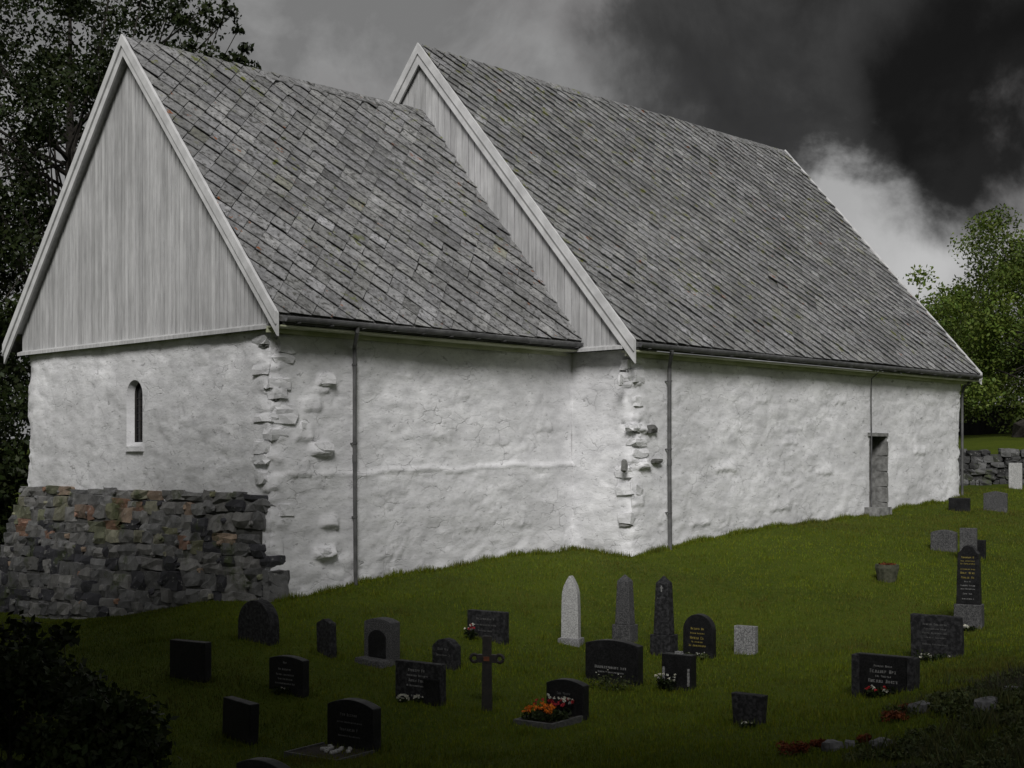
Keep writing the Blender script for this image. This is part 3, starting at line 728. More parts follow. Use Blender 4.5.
# right side
def rt(px, d): x = (px - CX) / F * d; return (x, d, g1(x, d))
b = rt(1021, 66); 
tree(b, 14, (b[0] + 1.9, 66, 6.4), (6.3, 4.5, 5.5), 150, 420, .17, M['leaf_mid'], 'large rounded green tree at the right edge with a thick dark trunk', .42, (.8, 1.6), fork=2.8)
b = rt(950, 76)
tree(b, 8, (b[0] - .2, 76, 5.8), (3.9, 2.5, 4.2), 80, 170, .20, M['leaf_light'], 'light green tree behind the far roof end beside the large rounded tree', .2, (.5, 1.), fork=2.5, group='trees beyond the nave')
b = rt(905, 80)
tree(b, 10, (b[0], 80, 6.7), (2.4, 2.0, 4.3), 45, 150, .24, M['leaf_mid'], 'slender green tree top peeping over the sloping far verge of the nave roof', .2, (.5, 1.), fork=2.5, group='trees beyond the nave')
b = rt(985, 84)
tree(b, 8, (b[0], 84, 6.4), (4.5, 2.6, 3.6), 60, 150, .26, M['leaf_mid'], 'mid green tree filling the gap low behind the large rounded tree', .2, (.6, 1.2), fork=3.5, group='trees beyond the nave')
# unseen trees added behind and beside the camera to darken the foreground
for i, (x, y, cz, rx, rz_, bx, by) in enumerate([(-6.2, -.5, 11.0, 5.6, 4.2, -6.2, -.5), (-12.5, 5.0, 9.5, 4.6, 4.2, -12.5, 5.), (.6, -5.0, 11., 4.8, 3.8, 3, -6), (8.5, -4., 10.5, 4.8, 4., 10, -4.),
        (-12.0, 15., 4.0, 4.6, 6.0, -12, 15), (-9.5, 4., 5.0, 4.2, 6., -9.5, 4.), (14.5, 6., 7., 4.2, 5.5, 14.5, 6.), (-7.8, 10.2, 9.4, 3.5, 2.9, -9.5, 10.), (-5.2, 5.0, 8.8, 3.5, 2.8, -6.5, 5.)]):
    tree((bx, by, g1(bx, by)), 14, (x, y, cz), (rx, rx, rz_), 140, 95, .44, M['leaf_dark'], 'unseen dark tree added behind or beside the viewer to shade the foreground', .35, (.8, 1.5), group='added trees shading the foreground', fork=cz - rz_ * .8, shell=.2)
# dark shrubs low left
for (px, py, d, rx, rz_, lab) in ((10, 722, 15.0, 1.15, .95, 'larger black foreground shrub at the lower left edge'), (104, 748, 14.2, .55, .50, 'smaller black foreground shrub right of the larger one at lower left')):
    c = px2(px, py, d); b = (c[0], c[1], g1(c[0], c[1]))
    tree(b, 2, (c[0], c[1], b[2] + rz_ * 1.0), (rx, rx * .7, rz_), 60, 120, .10, M['leaf_dark'], lab, .04, (.2, .38), name='shrub', fork=b[2] + .2, shell=.3, cat='shrub')
# dark shed and field wall on the right
b = rt(984, 72); sh = MB(); sh.box((-1.7, -.8, -.3), (1.9, .8, 1.35)); sh.hexa([(-1.9,-1.,1.35),(2.1,-1.,1.35),(2.1,1.,1.5),(-1.9,1.,1.5),(-1.9,-1.,1.43),(2.1,-1.,1.43),(2.1,1.,1.58),(-1.9,1.,1.58)])
for k in range(12): sh.box((-1.7 + k*.3, -.83, -.2), (-1.68 + k*.3, -.8, 1.34))
so = sh.build('low_shed', M['tarp'], loc=b); tag(so, 'long low black shed under the trees beyond the field wall', 'shed')
sw = MB(); random.seed(3)
P0 = np.array([(955 - CX) / F * 47.5, 47.5]); P1 = np.array([(1110 - CX) / F * 46.5, 46.5]); L = np.linalg.norm(P1 - P0); dr = (P1 - P0) / L; ang = math.atan2(dr[1], dr[0])
b0 = Vector((*P0, g1(*P0)))
for lay in range(6):
    s = 0.
    while s < L:
        w = random.uniform(.2, .5)
        for dep in (-.2, .2):
            q = P0 + dr * s + np.array([-dr[1], dr[0]]) * (dep + random.uniform(-.08, .08)); hh = random.uniform(.18, .3)
            fall = max(0, (s / L) * .35)
            zz = g1(*q) + .05 + lay * .20
            if lay == 5 and random.random() < .55 or lay >= 5 and s > L * .45: continue
            v = random.choice((.03, .05, .07, .10, .14)); sw.rock((q[0] - b0.x, q[1] - b0.y, zz - b0.z), (w, .42, hh), ang + random.uniform(-.3, .3), .18, .4, (v, v, v))
        s += w * .85
so = sw.build('dry_stone_wall', M['rubble'], loc=b0); tag(so, 'grey dry stone field wall running off behind the far church corner', 'stone wall')

# ------------------------------------------------------------------ graves
RZ = math.radians(-35)
tufts = []            # (x, y, radius) places where grass is left long
def bevelled(mb_profile, t, mat, name, parent, y0=0., bev=.012, lean=0.):
    """extrude a profile (list of x,z) from y=-t/2..t/2 and round its edges"""
    bm = bmesh.new(); fr = [bm.verts.new((x, y0 - t/2, z)) for x, z in mb_profile]; bk = [bm.verts.new((x, y0 + t/2, z)) for x, z in mb_profile]
    bm.faces.new(fr); bm.faces.new(bk[::-1]); n = len(fr)
    for i in range(n): bm.faces.new((fr[i], bk[i], bk[(i+1) % n], fr[(i+1) % n]))
    bmesh.ops.recalc_face_normals(bm, faces=bm.faces)
    eds = [e for e in bm.edges if len(e.link_faces) == 2 and e.calc_face_angle(0) > .6]
    bmesh.ops.bevel(bm, geom=eds, offset=bev, segments=2, affect='EDGES', profile=.6)
    me = bpy.data.meshes.new(name); bm.to_mesh(me); bm.free(); me.materials.append(mat)
    o = bpy.data.objects.new(name, me); COL.objects.link(o); o.parent = parent; return o
def text_rows(parent, rows, W, H, yf, mat, x0=0.):
    b = MB()
    for (zf, wf, hf) in rows:
        lh = hf * .72; lw = lh * .6; nL = max(2, int(wf * W / (lw * 1.25))); gap = random.randint(2, max(3, nL - 2)); x = x0 - wf * W / 2
        for k in range(nL):
            if k == gap: x += lw * 1.2; continue
            z = zf * H; t = lh * .16; hh = lh * (1 if k in (0, gap + 1) else .78)
            for st in random.sample(range(6), 3):
                if st == 0: b.box((x, yf - .004, z), (x + t, yf, z + hh))
                if st == 1: b.box((x + lw * .7, yf - .004, z), (x + lw * .7 + t, yf, z + hh))
                if st == 2: b.box((x, yf - .0045, z), (x + lw * .8, yf, z + t))
                if st == 3: b.box((x, yf - .0045, z + hh - t), (x + lw * .8, yf, z + hh))
                if st == 4: b.box((x, yf - .0042, z + hh * .45), (x + lw * .8, yf, z + hh * .45 + t))
                if st == 5: b.box((x + lw * .35, yf - .0043, z), (x + lw * .35 + t, yf, z + hh))
            x += lw * 1.25
    return b.build('inscription', mat, parent)
def arc(W, H, rise, n=14):                   # rectangle whose top is a circular segment
    r = (W * W / 4 + rise * rise) / (2 * rise); a0 = math.asin(min(1, W / 2 / r))
    return [(-W/2, -.15), (W/2, -.15)] + [(r * math.sin(a0 - 2*a0*i/n), H - rise + r * (math.cos(a0 - 2*a0*i/n) - math.cos(a0))) for i in range(n + 1)]
def stone(x0, x1, yt, yb, shape, mat, label, t=.14, rot=0., rows=None, rmat='silver', lean=0., base=None, group='headstones on the lawn', plate=None, rx=0.):
    pc = (x0 + x1) / 2; p = hit(pc, yb); d = p.y; s = F / d; rz = RZ + math.radians(rot)
    view = math.atan2(p.x, p.y); a = abs(-rz + 0) - view * 1.0
    # apparent width = W cos + t sin
    W = max(.12, ((x1 - x0) / s - t * abs(math.sin(a))) / max(.3, math.cos(a))); H = (yb - yt) / s
    root = empty('headstone', p, rz); root.rotation_euler.y = math.radians(lean); root.rotation_euler.x = math.radians(rx); tag(root, label, 'headstone', group)
    yf = -t / 2; z0 = 0.
    if base:
        bh, bo = base[0] * H, base[1]; W -= 2 * bo
        bevelled([(-W/2 - bo, -.12), (W/2 + bo, -.12), (W/2 + bo, bh), (-W/2 - bo, bh)], t + 2 * bo, M[mat if len(base) < 3 else base[2]], 'base', root)
        z0 = bh
    Hs = H - z0
    if shape == 'rect': prof = [(-W/2, -.12), (W/2, -.12), (W/2, Hs), (-W/2, Hs)]
    elif shape == 'low': prof = arc(W, Hs, W * .07)
    elif shape == 'seg': prof = arc(W, Hs, W * .11)
    elif shape == 'round': prof = arc(W, Hs, W * .46)
    elif shape == 'taper': prof = [(-W*.40, -.12), (W*.40, -.12), (W/2, Hs), (-W/2, Hs*1.01)]
    elif shape == 'shoulder': prof = [(-W/2, -.12), (W/2, -.12), (W/2, Hs*.72), (W*.42, Hs*.80), (W*.24, Hs*.95), (0, Hs), (-W*.24, Hs*.95), (-W*.42, Hs*.80), (-W/2, Hs*.72)]
    elif shape == 'peak': prof = [(-W/2, -.12), (W/2, -.12), (W/2, Hs*.88), (0, Hs), (-W/2, Hs*.88)]
    elif shape == 'rough': prof = [(-W*.48, -.12), (W*.5, -.12), (W*.5, Hs*.5), (W*.47, Hs*.97), (W*.1, Hs), (-W*.2, Hs*.985), (-W*.5, Hs*1.0), (-W*.49, Hs*.5)]
    if z0 > 0: prof = [(x, z + (0 if z > 0 else .12)) for x, z in prof]
    o = bevelled(prof, t, M[mat], 'tablet', root); o.location.z = z0
    if rows:
        tx = text_rows(root, rows, W, Hs, yf - .002, M[rmat]); tx.location.z = z0
    tufts.append((p.x, p.y, W / 2 + .06, rz, t / 2 + .05))
    root['_w'] = W; root['_h'] = H
    return root, p, W, H, s
R4 = [(.74, .42, .05), (.60, .55, .04), (.46, .42, .05), (.32, .55, .04)]
# left, dark
stone(170, 211, 641, 679, 'rect', 'black_granite', 'plain black square headstone standing alone left, below the rubble plinth', rot=4)
stone(238, 279, 600, 641, 'round', 'slate_stone', 'dark round-topped headstone close to the corner of the rubble plinth', t=.2, rot=-4)
stone(222, 258, 700, 740, 'rect', 'black_granite', 'dark headstone with slanted top left of the kerbed black one', rot=-8, lean=3)
stone(236, 292, 759, 806, 'seg', 'black_granite', 'curved top of a black headstone cut by the bottom edge of the picture')
stone(317, 337, 619, 655, 'peak', 'slate_stone', 'narrow leaning dark headstone with a pale edge, left of the arched niche stone', t=.12, rot=-14, lean=-3)
stone(269, 309, 656, 693, 'low', 'black_granite', 'black headstone with four faint lines of silver writing, left of the curved kerbed one', rows=[(.80, .12, .04), (.62, .40, .04), (.48, .55, .035), (.36, .45, .035), (.24, .6, .035)], rmat='silver')
# pale stone with arched dark niche
root, p, W_, H_, s_ = stone(364, 400, 618, 662, 'seg', 'grey_granite', 'grey headstone framing a dark arched panel, lichen on its top', t=.22, rot=0)
pr = arc(W_ * .62, H_ * .62, W_ * .20); o = bevelled([(x, max(z, 0.)) for x, z in pr], .03, M['black_granite'], 'panel', root, y0=-.115, bev=.004); o.location.z = H_ * .12
bevelled([(-W_*.55, -.05), (W_*.5, -.05), (W_*.45, .06), (-W_*.45, .09)], .3, M['grey_granite'], 'base', root, y0=-.2)
stone(432, 461, 638, 667, 'shoulder', 'slate_stone', 'small dark headstone with a curved shouldered top, behind the one with two pale flower mounds', t=.16, rows=[(.6, .5, .05), (.4, .6, .04)], rmat='dull_letter')
root, p, W_, H_, s_ = stone(395, 446, 662, 701, 'rect', 'slate_stone', 'flat-topped grey-black headstone with two pale flower mounds at its foot', t=.13, rows=[(.76, .40, .055), (.64, .48, .035), (.50, .40, .055), (.38, .48, .035), (.12, .28, .04)])
stp = p.copy(); stW = W_
sx = MB(); sx.box((W_*.20, -.135, -.02), (W_*.47, -.068, H_ * .58)); sx.box((W_*.18, -.145, H_ * .58), (W_*.49, -.068, H_ * .63)); sx.build('side_block', M['black_granite'], root)
root, p, W_, H_, s_ = stone(327, 381, 699, 748, 'seg', 'black_granite', 'large black curved-top headstone with a thin kerb frame laid in front', t=.16, rows=[(.66, .4, .05), (.52, .55, .03), (.36, .42, .05), (.24, .5, .03)], rmat='dull_letter')
# thin kerb frame in front
kb = empty('grave_kerb', p, RZ); tag(kb, 'thin low kerb frame with a few pale pebbles before the large curved black headstone', 'grave kerb')
k = MB(); k.box((-.42, -.78, -.1), (.42, -.75, .04)); k.box((-.42, -.75, -.1), (-.39, -.1, .04)); k.box((.39, -.75, -.1), (.42, -.1, .04)); k.build('kerb', M['kerb'], kb)
k = MB(); k.box((-.39, -.75, -.1), (.39, -.1, .02)); k.build('soil', M['soil'], kb)
k = MB()
for i in range(16): k.rock((random.uniform(-.2, .2), random.uniform(-.5, -.15), .035), (.05, .05, .04), random.random(), .2, .5)
k.build('pebbles', M['pale_granite'], kb)
root, p, W_, H_, s_ = stone(467, 509, 611, 640, 'rect', 'slate_stone', 'wide flat-topped dark headstone just behind the iron cross', t=.14, rows=[(.7, .5, .05), (.5, .6, .04), (.3, .4, .04)], rmat='dull_letter')
hp = p.copy(); hW = W_
# obelisks
def obelisk(x0, x1, yt, yb, mat, label, rows=None, rmat='dull_letter', base=(.22, .04), point=.10, cross=False, panel=False, rot=0, tfac=.75, group='obelisk grave markers'):
    pc = (x0 + x1) / 2; p = hit(pc, yb); s = F / p.y; rz = RZ + math.radians(rot); a = -rz - math.atan2(p.x, p.y)
    full = (x1 - x0) / s; W = full / (math.cos(a) + tfac * abs(math.sin(a))); T = W * tfac; H = (yb - yt) / s
    root = empty('obelisk', p, rz); tag(root, label, 'gravestone', group)
    bh = base[0] * H; bo = base[1]
    wb, tb = W - 2 * bo, T - 2 * bo
    bevelled([(-W/2, -.12), (W/2, -.12), (W/2, bh), (-W/2, bh)], T, M[mat], 'base', root)
    b = MB(); wt, tt = wb * .78, tb * .80; hs = H - point * H
    lv = [(bh, wb, tb), (bh + (hs - bh) * .72, wb * .85, tb * .85), (bh + (hs - bh) * .74, wb * .83, tb * .83), (bh + (hs - bh) * .76, wb * .84, tb * .84), (hs, wt, tt)]
    vs = []
    for z, w, t in lv: vs += [(-w/2, -t/2, z), (w/2, -t/2, z), (w/2, t/2, z), (-w/2, t/2, z)]
    fs = [(i*4+k, i*4+(k+1)%4, (i+1)*4+(k+1)%4, (i+1)*4+k) for i in range(len(lv)-1) for k in range(4)]
    vs.append((0, 0, H)); n = len(lv)*4 - 4; fs += [(n+k, n+(k+1)%4, len(vs)-1) for k in range(4)] + [(3,2,1,0)]
    b.add(vs, fs); sh = b.build('shaft', M[mat], root)
    md = sh.modifiers.new('bev', 'BEVEL'); md.width = .012; md.segments = 2
    if rows:
        tx = text_rows(root, rows, W, H, 0, M[rmat]); tx.location.y = -tb/2 - .004; tx.rotation_euler.x = -math.atan2((tb - tt) / 2, hs - bh) ; tx.location.y = -tb/2 - .003 - bh * 0.
    if cross:
        c = MB(); yy = -tt / 2 - .012; c.box((-.010, yy, H*.79), (.010, yy + .03, H*.87)); c.box((-.03, yy, H*.835), (.03, yy + .03, H*.847)); c.build('cross_relief', M['silver'], root)
    tufts.append((p.x, p.y, W/2 + .05, rz, T/2 + .04)); return root, p
# white pointed stone
p = hit(571, 643); s_ = F / p.y; wr = empty('obelisk', p, RZ + .25); tag(wr, 'pale white pointed gravestone on a grey foot, left of the two dark obelisks', 'gravestone', 'obelisk grave markers')
H_ = 68 / s_; W_ = 20 / s_
pr = [(-W_*.46, 0), (W_*.46, 0), (W_*.44, H_*.5), (W_*.41, H_*.74), (W_*.32, H_*.84), (W_*.17, H_*.93), (W_*.04, H_*.99), (-W_*.04, H_*.99), (-W_*.17, H_*.93), (-W_*.32, H_*.84), (-W_*.41, H_*.74), (-W_*.44, H_*.5)]
bevelled(pr, W_ * .5, M['pale_granite'], 'shaft', wr, bev=.02)
bevelled([(-W_*.60, -.12), (W_*.60, -.12), (W_*.56, .09), (-W_*.56, .09)], W_ * .85, M['mid_granite'], 'base', wr)
tufts.append((p.x, p.y, .22, RZ, .2))
obelisk(612, 638, 574, 642, 'grey_granite', 'left one of the two tall dark obelisks, plain greyish shaft', base=(.26, .035))
obelisk(650, 678, 575, 654, 'slate_stone', 'right one of the two tall dark obelisks, with a small cross near the top', rows=[(.70, .45, .04), (.64, .5, .03), (.57, .45, .04), (.50, .5, .03), (.42, .4, .03)], cross=True, base=(.25, .04))
stone(683, 716, 614, 657, 'round', 'black_granite', 'black round-topped headstone with golden lettering right of the obelisks', t=.14, rows=[(.64, .45, .05), (.54, .5, .035), (.42, .5, .06), (.34, .4, .035), (.25, .6, .045)], rmat='gold')
stone(734, 758, 626, 654, 'rect', 'pale_granite' if False else 'mid_granite', 'small rough speckled light grey headstone standing alone right of the golden-lettered one', t=.13)
root, wp, wW, wH, s_ = stone(585, 643, 640, 683, 'low', 'black_granite', 'wide low black headstone with one long silver line, below the left dark obelisk', t=.16, rows=[(.34, .62, .06), (.24, .5, .035)], rmat='silver')
root, cp, cW, cH, s_ = stone(661, 697, 654, 689, 'rect', 'black_granite', 'black headstone edged with pale vertical ornaments beneath the right dark obelisk', t=.17, base=(.03, .01))
for sg in (-1, 1):
    b = MB()
    for k in range(5): b.rock((sg * cW * .42, -.095, cH * (.18 + .1 * k)), (.035, .02, .05), 0, .2, .4)
    b.build('side_ornament', M['silver'], root)
bevelled([(-.06, cH - .01), (.06, cH - .01), (.05, cH + .04), (-.05, cH + .04)], .08, M['mid_granite'], 'finial', root, bev=.01)
stone(731, 768, 694, 725, 'taper', 'slate_stone', 'short dark headstone narrowing downwards, alone in the lower right lawn', t=.13, rows=None)
# headstone with flower bed
root, fp, fW, fH, s_ = stone(546, 589, 679, 719, 'seg', 'black_granite', 'black curved headstone at the head of the colourful flower bed', t=.15, rows=[(.62, .4, .045)], rmat='dull_letter')
# right-hand group
root, rp, rW, rH, s_ = stone(857, 914, 655, 694, 'rect', 'black_granite', 'wide black headstone with raised side blocks and silver writing near the weedy bank', t=.13, rows=[(.70, .35, .035), (.55, .5, .06), (.44, .3, .035), (.30, .55, .06)])
for sg in (-1, 1):
    b = MB(); b.box((sg*rW*.5 - rW*.07, -.10, -.1), (sg*rW*.5 + rW*.07, .09, rH * (.97 if sg < 0 else .98))); b.build('side_block', M['slate_stone'], root)
root, qp, qW, qH, s_ = stone(911, 963, 615, 658, 'rough', 'slate_stone', 'broad rough-edged dark headstone just in front of the tall inscribed pillar', t=.14, rows=[(.76, .5, .045), (.66, .45, .035), (.56, .5, .04), (.46, .45, .035), (.30, .5, .035)], rmat='dull_letter')
# tall pillar
p = hit(969, 627); tp_ = p.copy(); s_ = F / p.y; pr_ = empty('pillar_gravestone', p, RZ + .12); tag(pr_, 'tall black tapering gravestone full of golden lines on a grey block', 'gravestone')
H_ = 82 / s_; W_ = 25 / s_ / 1.02
bevelled([(-W_*.56, -.12), (W_*.56, -.12), (W_*.54, H_*.28), (-W_*.54, H_*.28)], .28, M['grey_granite'], 'base', pr_)
bevelled([(-W_*.48, H_*.28), (W_*.48, H_*.28), (W_*.42, H_*.90), (W_*.30, H_*.93), (W_*.18, H_*.985), (0, H_), (-W_*.18, H_*.985), (-W_*.30, H_*.93), (-W_*.42, H_*.90)], .16, M['black_granite'], 'tablet', pr_)
rws = [(.84, .55, .045), (.80, .6, .03), (.765, .6, .035), (.70, .6, .03), (.65, .6, .05), (.595, .55, .045), (.55, .3, .03), (.50, .6, .035), (.46, .6, .03), (.40, .4, .035), (.34, .5, .03)]
text_rows(pr_, rws[:6], W_, H_, -.083, M['gold']); text_rows(pr_, rws[6:], W_, H_, -.083, M['silver'])
tufts.append((p.x, p.y, .3, RZ, .2))
stone(931, 957, 530, 551, 'seg', 'grey_granite', 'small weathered grey headstone up the slope, left behind the tall pillar', t=.16, rot=5)
stone(960, 977, 528, 561, 'rect', 'grey_granite', 'narrow upright grey slab half hidden behind the tall pillar', t=.12, rot=8)
stone(976, 986, 540, 559, 'rect', 'black_granite', 'tiny black headstone touching the right side of the narrow grey slab', t=.10)
stone(949, 970, 498, 511, 'rect', 'black_granite', 'small low black headstone close to the far church corner', t=.12, rot=8)
stone(984, 1007, 491, 511, 'peak', 'grey_granite', 'grey slightly pointed headstone in front of the field wall', t=.14, rot=8)
stone(1009, 1022, 463, 489, 'rect', 'pale_granite', 'pale narrow headstone against the field wall at the right edge', t=.12, rot=8)
# stump-like planter
p = hit(887, 581); s_ = F / p.y; pl = empty('stone_planter', p, RZ); tag(pl, 'mossy stump-shaped stone planter with reddish growth standing alone on the slope', 'planter')
b = MB(); n = 12; prf = [(.17, -.05), (.20, .1), (.24, .26), (.235, .33), (.18, .33), (.17, .24)]
vs = [(r * math.cos(2*math.pi*k/n) * (1 + .06*math.sin(k*2.1)), r * .8 * math.sin(2*math.pi*k/n), z) for r, z in prf for k in range(n)]
b.add(vs, [(i*n+k, i*n+(k+1)%n, (i+1)*n+(k+1)%n, (i+1)*n+k) for i in range(len(prf)-1) for k in range(n)] + [tuple(range((len(prf)-1)*n, len(prf)*n))])
b.build('bowl', M['terracotta'], pl)
v, f, t = leaves([(random.uniform(-.14, .14), random.uniform(-.1, .1), .33) for _ in range(10)], [.05] * 10, 25, .05, flat=.6); raw_mesh('plant', v, f, t, M['heather'], pl)
tufts.append((p.x, p.y, .22, RZ, .2))
# iron cross
p = hit(487, 711); s_ = F / p.y; H_ = 75 / s_; cr_ = empty('iron_cross', p, RZ + math.radians(24)); tag(cr_, 'dark wrought iron cross with open rings on its arms', 'cross')
b = MB(); hw = 4.2 / s_; za = H_ * .70; ar = 17.0 / s_
b.hexa([(-hw*1.25, -.03, -.1), (hw*1.25, -.03, -.1), (hw*1.25, .03, -.1), (-hw*1.25, .03, -.1), (-hw, -.025, H_), (hw, -.025, H_), (hw, .025, H_), (-hw, .025, H_)])
b.build('upright', M['iron'], cr_)
b = MB(); b.box((-ar * .58, -.033, za - hw * .95), (ar * .58, .033, za + hw * .95))
b.build('crossbar', M['iron'], cr_)
for sg in (-1, 1):
    b = MB(); R_ = ar * .22; cxr = sg * ar * .76
    b.tube([(cxr + R_ * math.cos(a), 0, za + R_ * math.sin(a)) for a in np.linspace(0, 2*math.pi, 17)], .024, 6, caps=False); b.build('ring', M['iron'], cr_)
b = MB(); b.box((-.04, -.041, za - .03), (.04, -.034, za + .03)); b.build('plaque', M['rust'], cr_)
tufts.append((p.x, p.y, .12, RZ, .12))

# flowers: each group a thing of its own
def blossoms(name, mat, pts, size, parent):
    v, f, t = leaves(pts, [size * .75] * len(pts), 16, size * .85, flat=.8); t = np.clip(t, .7, 1.2)
    return raw_mesh(name, v, f, t, mat, parent)
bed = empty('flower_bed', fp, RZ); tag(bed, 'kerbed grave bed full of orange, red and white flowers', 'flower bed')
fw = fW * .52; fl = .78
k = MB(); k.box((-fw, -fl - .06, -.12), (fw, -fl, .09)); k.box((-fw, -fl, -.12), (-fw + .05, -.1, .09)); k.box((fw - .05, -fl, -.12), (fw, -.1, .09)); k.build('kerb', M['kerb'], bed)
k = MB(); k.box((-fw + .05, -fl, -.12), (fw - .05, -.1, .06)); k.build('soil', M['soil'], bed)
cs = [(random.uniform(-fw + .08, fw - .08), random.uniform(-fl + .08, -.14), .12) for _ in range(34)]
v, f, t = leaves(cs, [.09] * len(cs), 30, .05, flat=.7); raw_mesh('foliage', v, f, t, M['leaf_dark'], bed)
sp = lambda n, y0, y1, z0: [(random.uniform(-fw + .07, fw - .07), random.uniform(y0, y1), z0 + random.uniform(-.02, .05)) for _ in range(n)]
blossoms('orange_flowers', M['petal_orange'], sp(22, -fl + .06, -.42, .21), .042, bed)
blossoms('red_flowers', M['petal_red'], sp(16, -.5, -.16, .25), .033, bed)
blossoms('white_flowers', M['petal_white'], sp(12, -.36, -.14, .28), .030, bed)
def bunch(p, label, mats, w=.18, n=12, z=.14, size=.03, name='grave_flowers', leafmat='leaf_dark', group='flowers at graves'):
    o = empty(name, p, RZ); tag(o, label, 'flowers', group)
    cs = [(random.uniform(-w, w), random.uniform(-w * .5, w * .5), z * random.uniform(.3, .8)) for _ in range(12)]
    v, f, t = leaves(cs, [w * .4] * len(cs), 25, .045); raw_mesh('foliage', v, f, t, M[leafmat], o)
    for m in mats:
        blossoms('blossoms', M[m], [(random.uniform(-w, w), random.uniform(-w*.6, w*.4), z * random.uniform(.8, 1.25)) for _ in range(n)], size, o)
    return o
bunch(hit(470, 640), 'small white blooms at the left side of the headstone behind the iron cross', ['petal_white', 'petal_red'], .09, 5, .22, .032)
bunch(hit(667, 691), 'white flowers in greenery at the left foot of the ornament-edged headstone', ['petal_white'], .15, 11, .2, .028)
bunch(hit(612, 690), 'leafy pale-flecked plant growing before the wide low black headstone', ['petal_white'], .32, 5, .22, .014, leafmat='weed')
bunch(hit(697, 659), 'tiny pale-flecked greenery at the foot of the golden-lettered round headstone', ['petal_white'], .16, 7, .09, .016, leafmat='weed')
bunch(hit(932, 661), 'row of faded whitish flowers below the broad rough-edged headstone', ['petal_white'], .28, 8, .08, .028)
bunch(hit(968, 631), 'small white flowers at the foot of the tall inscribed pillar', ['petal_white'], .12, 8, .08, .034)
bunch(hit(880, 697), 'mixed red and white flowers before the wide silver-lettered headstone', ['petal_white', 'petal_red'], .2, 5, .10, .03)
bunch(hit(284, 694), 'dim grey flowers at the left foot of the black headstone with four faint lines', ['petal_white'], .14, 3, .08, .02)
bunch(hit(749, 728), 'single small pale flower tuft at the foot of the downward-narrowing headstone', ['petal_white'], .08, 4, .05, .02)
for px, lab in ((403, 'left one of two pale rounded flower mounds'), (420, 'right one of two pale rounded flower mounds')):
    q = hit(px, 702); o = empty('flower_mound', q, RZ); tag(o, lab + ' before the flat-topped grey-black headstone', 'flowers', 'flowers at graves')
    pts = []
    for k in range(46):
        a, r = random.uniform(0, 6.28), math.sqrt(random.random()) * .10; pts.append((r*math.cos(a), r*.8*math.sin(a), .03 + .07 * math.sqrt(max(0, 1 - (r/.10)**2))))
    blossoms('blossoms', M['petal_white'], pts, .02, o)
    v, f, t = leaves([(0, 0, .03)], [.09], 120, .04, flat=.3); raw_mesh('foliage', v, f, t, M['leaf_dark'], o)

# ------------------------------------------------------------------ bank bottom right: rocks, rusty plants, weeds
for i, (px, py, w, lab) in enumerate([(832, 750, .22, 'grey rounded stone lying beside the rusty leafy plants at the bottom of the bank'), (850, 747, .15, 'small pale stone right of the grey rounded one on the bank'),
        (881, 748, .22, 'flat light stone in the weeds at the lower middle of the bank'), (920, 712, .26, 'pale grey stone high on the weedy bank above the rusty plants'),
        (985, 712, .34, 'largest bluish grey stone of the bank, near the right edge'), (946, 755, .13, 'little stone low on the bank half hidden in weeds'), (1012, 695, .25, 'dark stone at the right edge on top of the bank')]):
    q = hit(px, py); b = MB(); b.rock((0, 0, w * .12), (w, w * .7, w * .62), random.random() * 2, .16, .55)
    o = b.build('stone', M['rock'], loc=q, smooth=False); tag(o, lab, 'stone', 'stones on the weedy bank')
for i, (px, py, w, lab) in enumerate([(795, 754, .20, 'largest rusty red plant at the lower left end of the bank'), (818, 750, .10, 'small rusty plant beside the grey rounded stone'),
        (864, 744, .08, 'tiny rusty plant between the pale stones'), (895, 722, .17, 'spreading rusty plant in the middle of the bank'), (907, 714, .11, 'rusty plant just left of the high pale grey stone')]):
    q = hit(px, py); v, f, t = leaves([(random.uniform(-w, w) * .7, random.uniform(-w, w) * .4, random.uniform(.03, .10)) for _ in range(14)], [w * .35] * 14, 40, .035, flat=.7)
    o = raw_mesh('red_leafy_plant', v, f, t, M['heather'], loc=q); tag(o, lab, 'plant', 'rusty plants on the bank')

# grass blades and weeds
def foot(x, y, m=.0):
    r = np.stack([x, y], -1) - A; lx = r @ U; ly = r @ V
    return ((lx > -m) & (lx < CL) & (ly > -m) & (ly < CW + m)) | ((lx > CL - m) & (lx < NX1 + m) & (ly > NY0 - m) & (ly < NY1 + m))
def blades(x, y, h, w, mat, name, tb=1., lean=.5):
    n = len(x); z = gz(x, y) - .008; a = rng.uniform(0, 2*np.pi, n); la = rng.uniform(0, 2*np.pi, n); l = h * rng.uniform(0, lean, n)
    dx, dy = np.cos(a) * w / 2, np.sin(a) * w / 2
    v = np.stack([np.stack([x - dx, y - dy, z], -1), np.stack([x + dx, y + dy, z], -1), np.stack([x + np.cos(la) * l, y + np.sin(la) * l, z + h], -1)], 1).reshape(-1, 3)
    t = rng.uniform(.6, 1.35, n) * tb
    pn = np.zeros(n)
    for k_ in range(7):
        an_, fr_, ph_ = k_ * 1.1 + .3, .45 * 1.62 ** k_, k_ * 2.7; pn += np.sin((x * np.cos(an_) + y * np.sin(an_)) * fr_ + ph_ + 1.6 * np.sin((y * np.cos(an_) - x * np.sin(an_)) * fr_ * .6 + ph_)) / (1 + .25 * k_)
    pn = np.clip(pn / 2.6, -1, 1); t = t * (1 + .30 * pn); br = np.clip(-pn, 0, 1) * .35
    t3 = np.repeat(np.stack([t * rng.uniform(.85, 1.3, n) * (1 + br * .6), t, t * (.8 + br * 4)], 1), 3, 0)
    return raw_mesh(name, v, np.arange(3 * n).reshape(-1, 3), t3, mat)
N = 330000
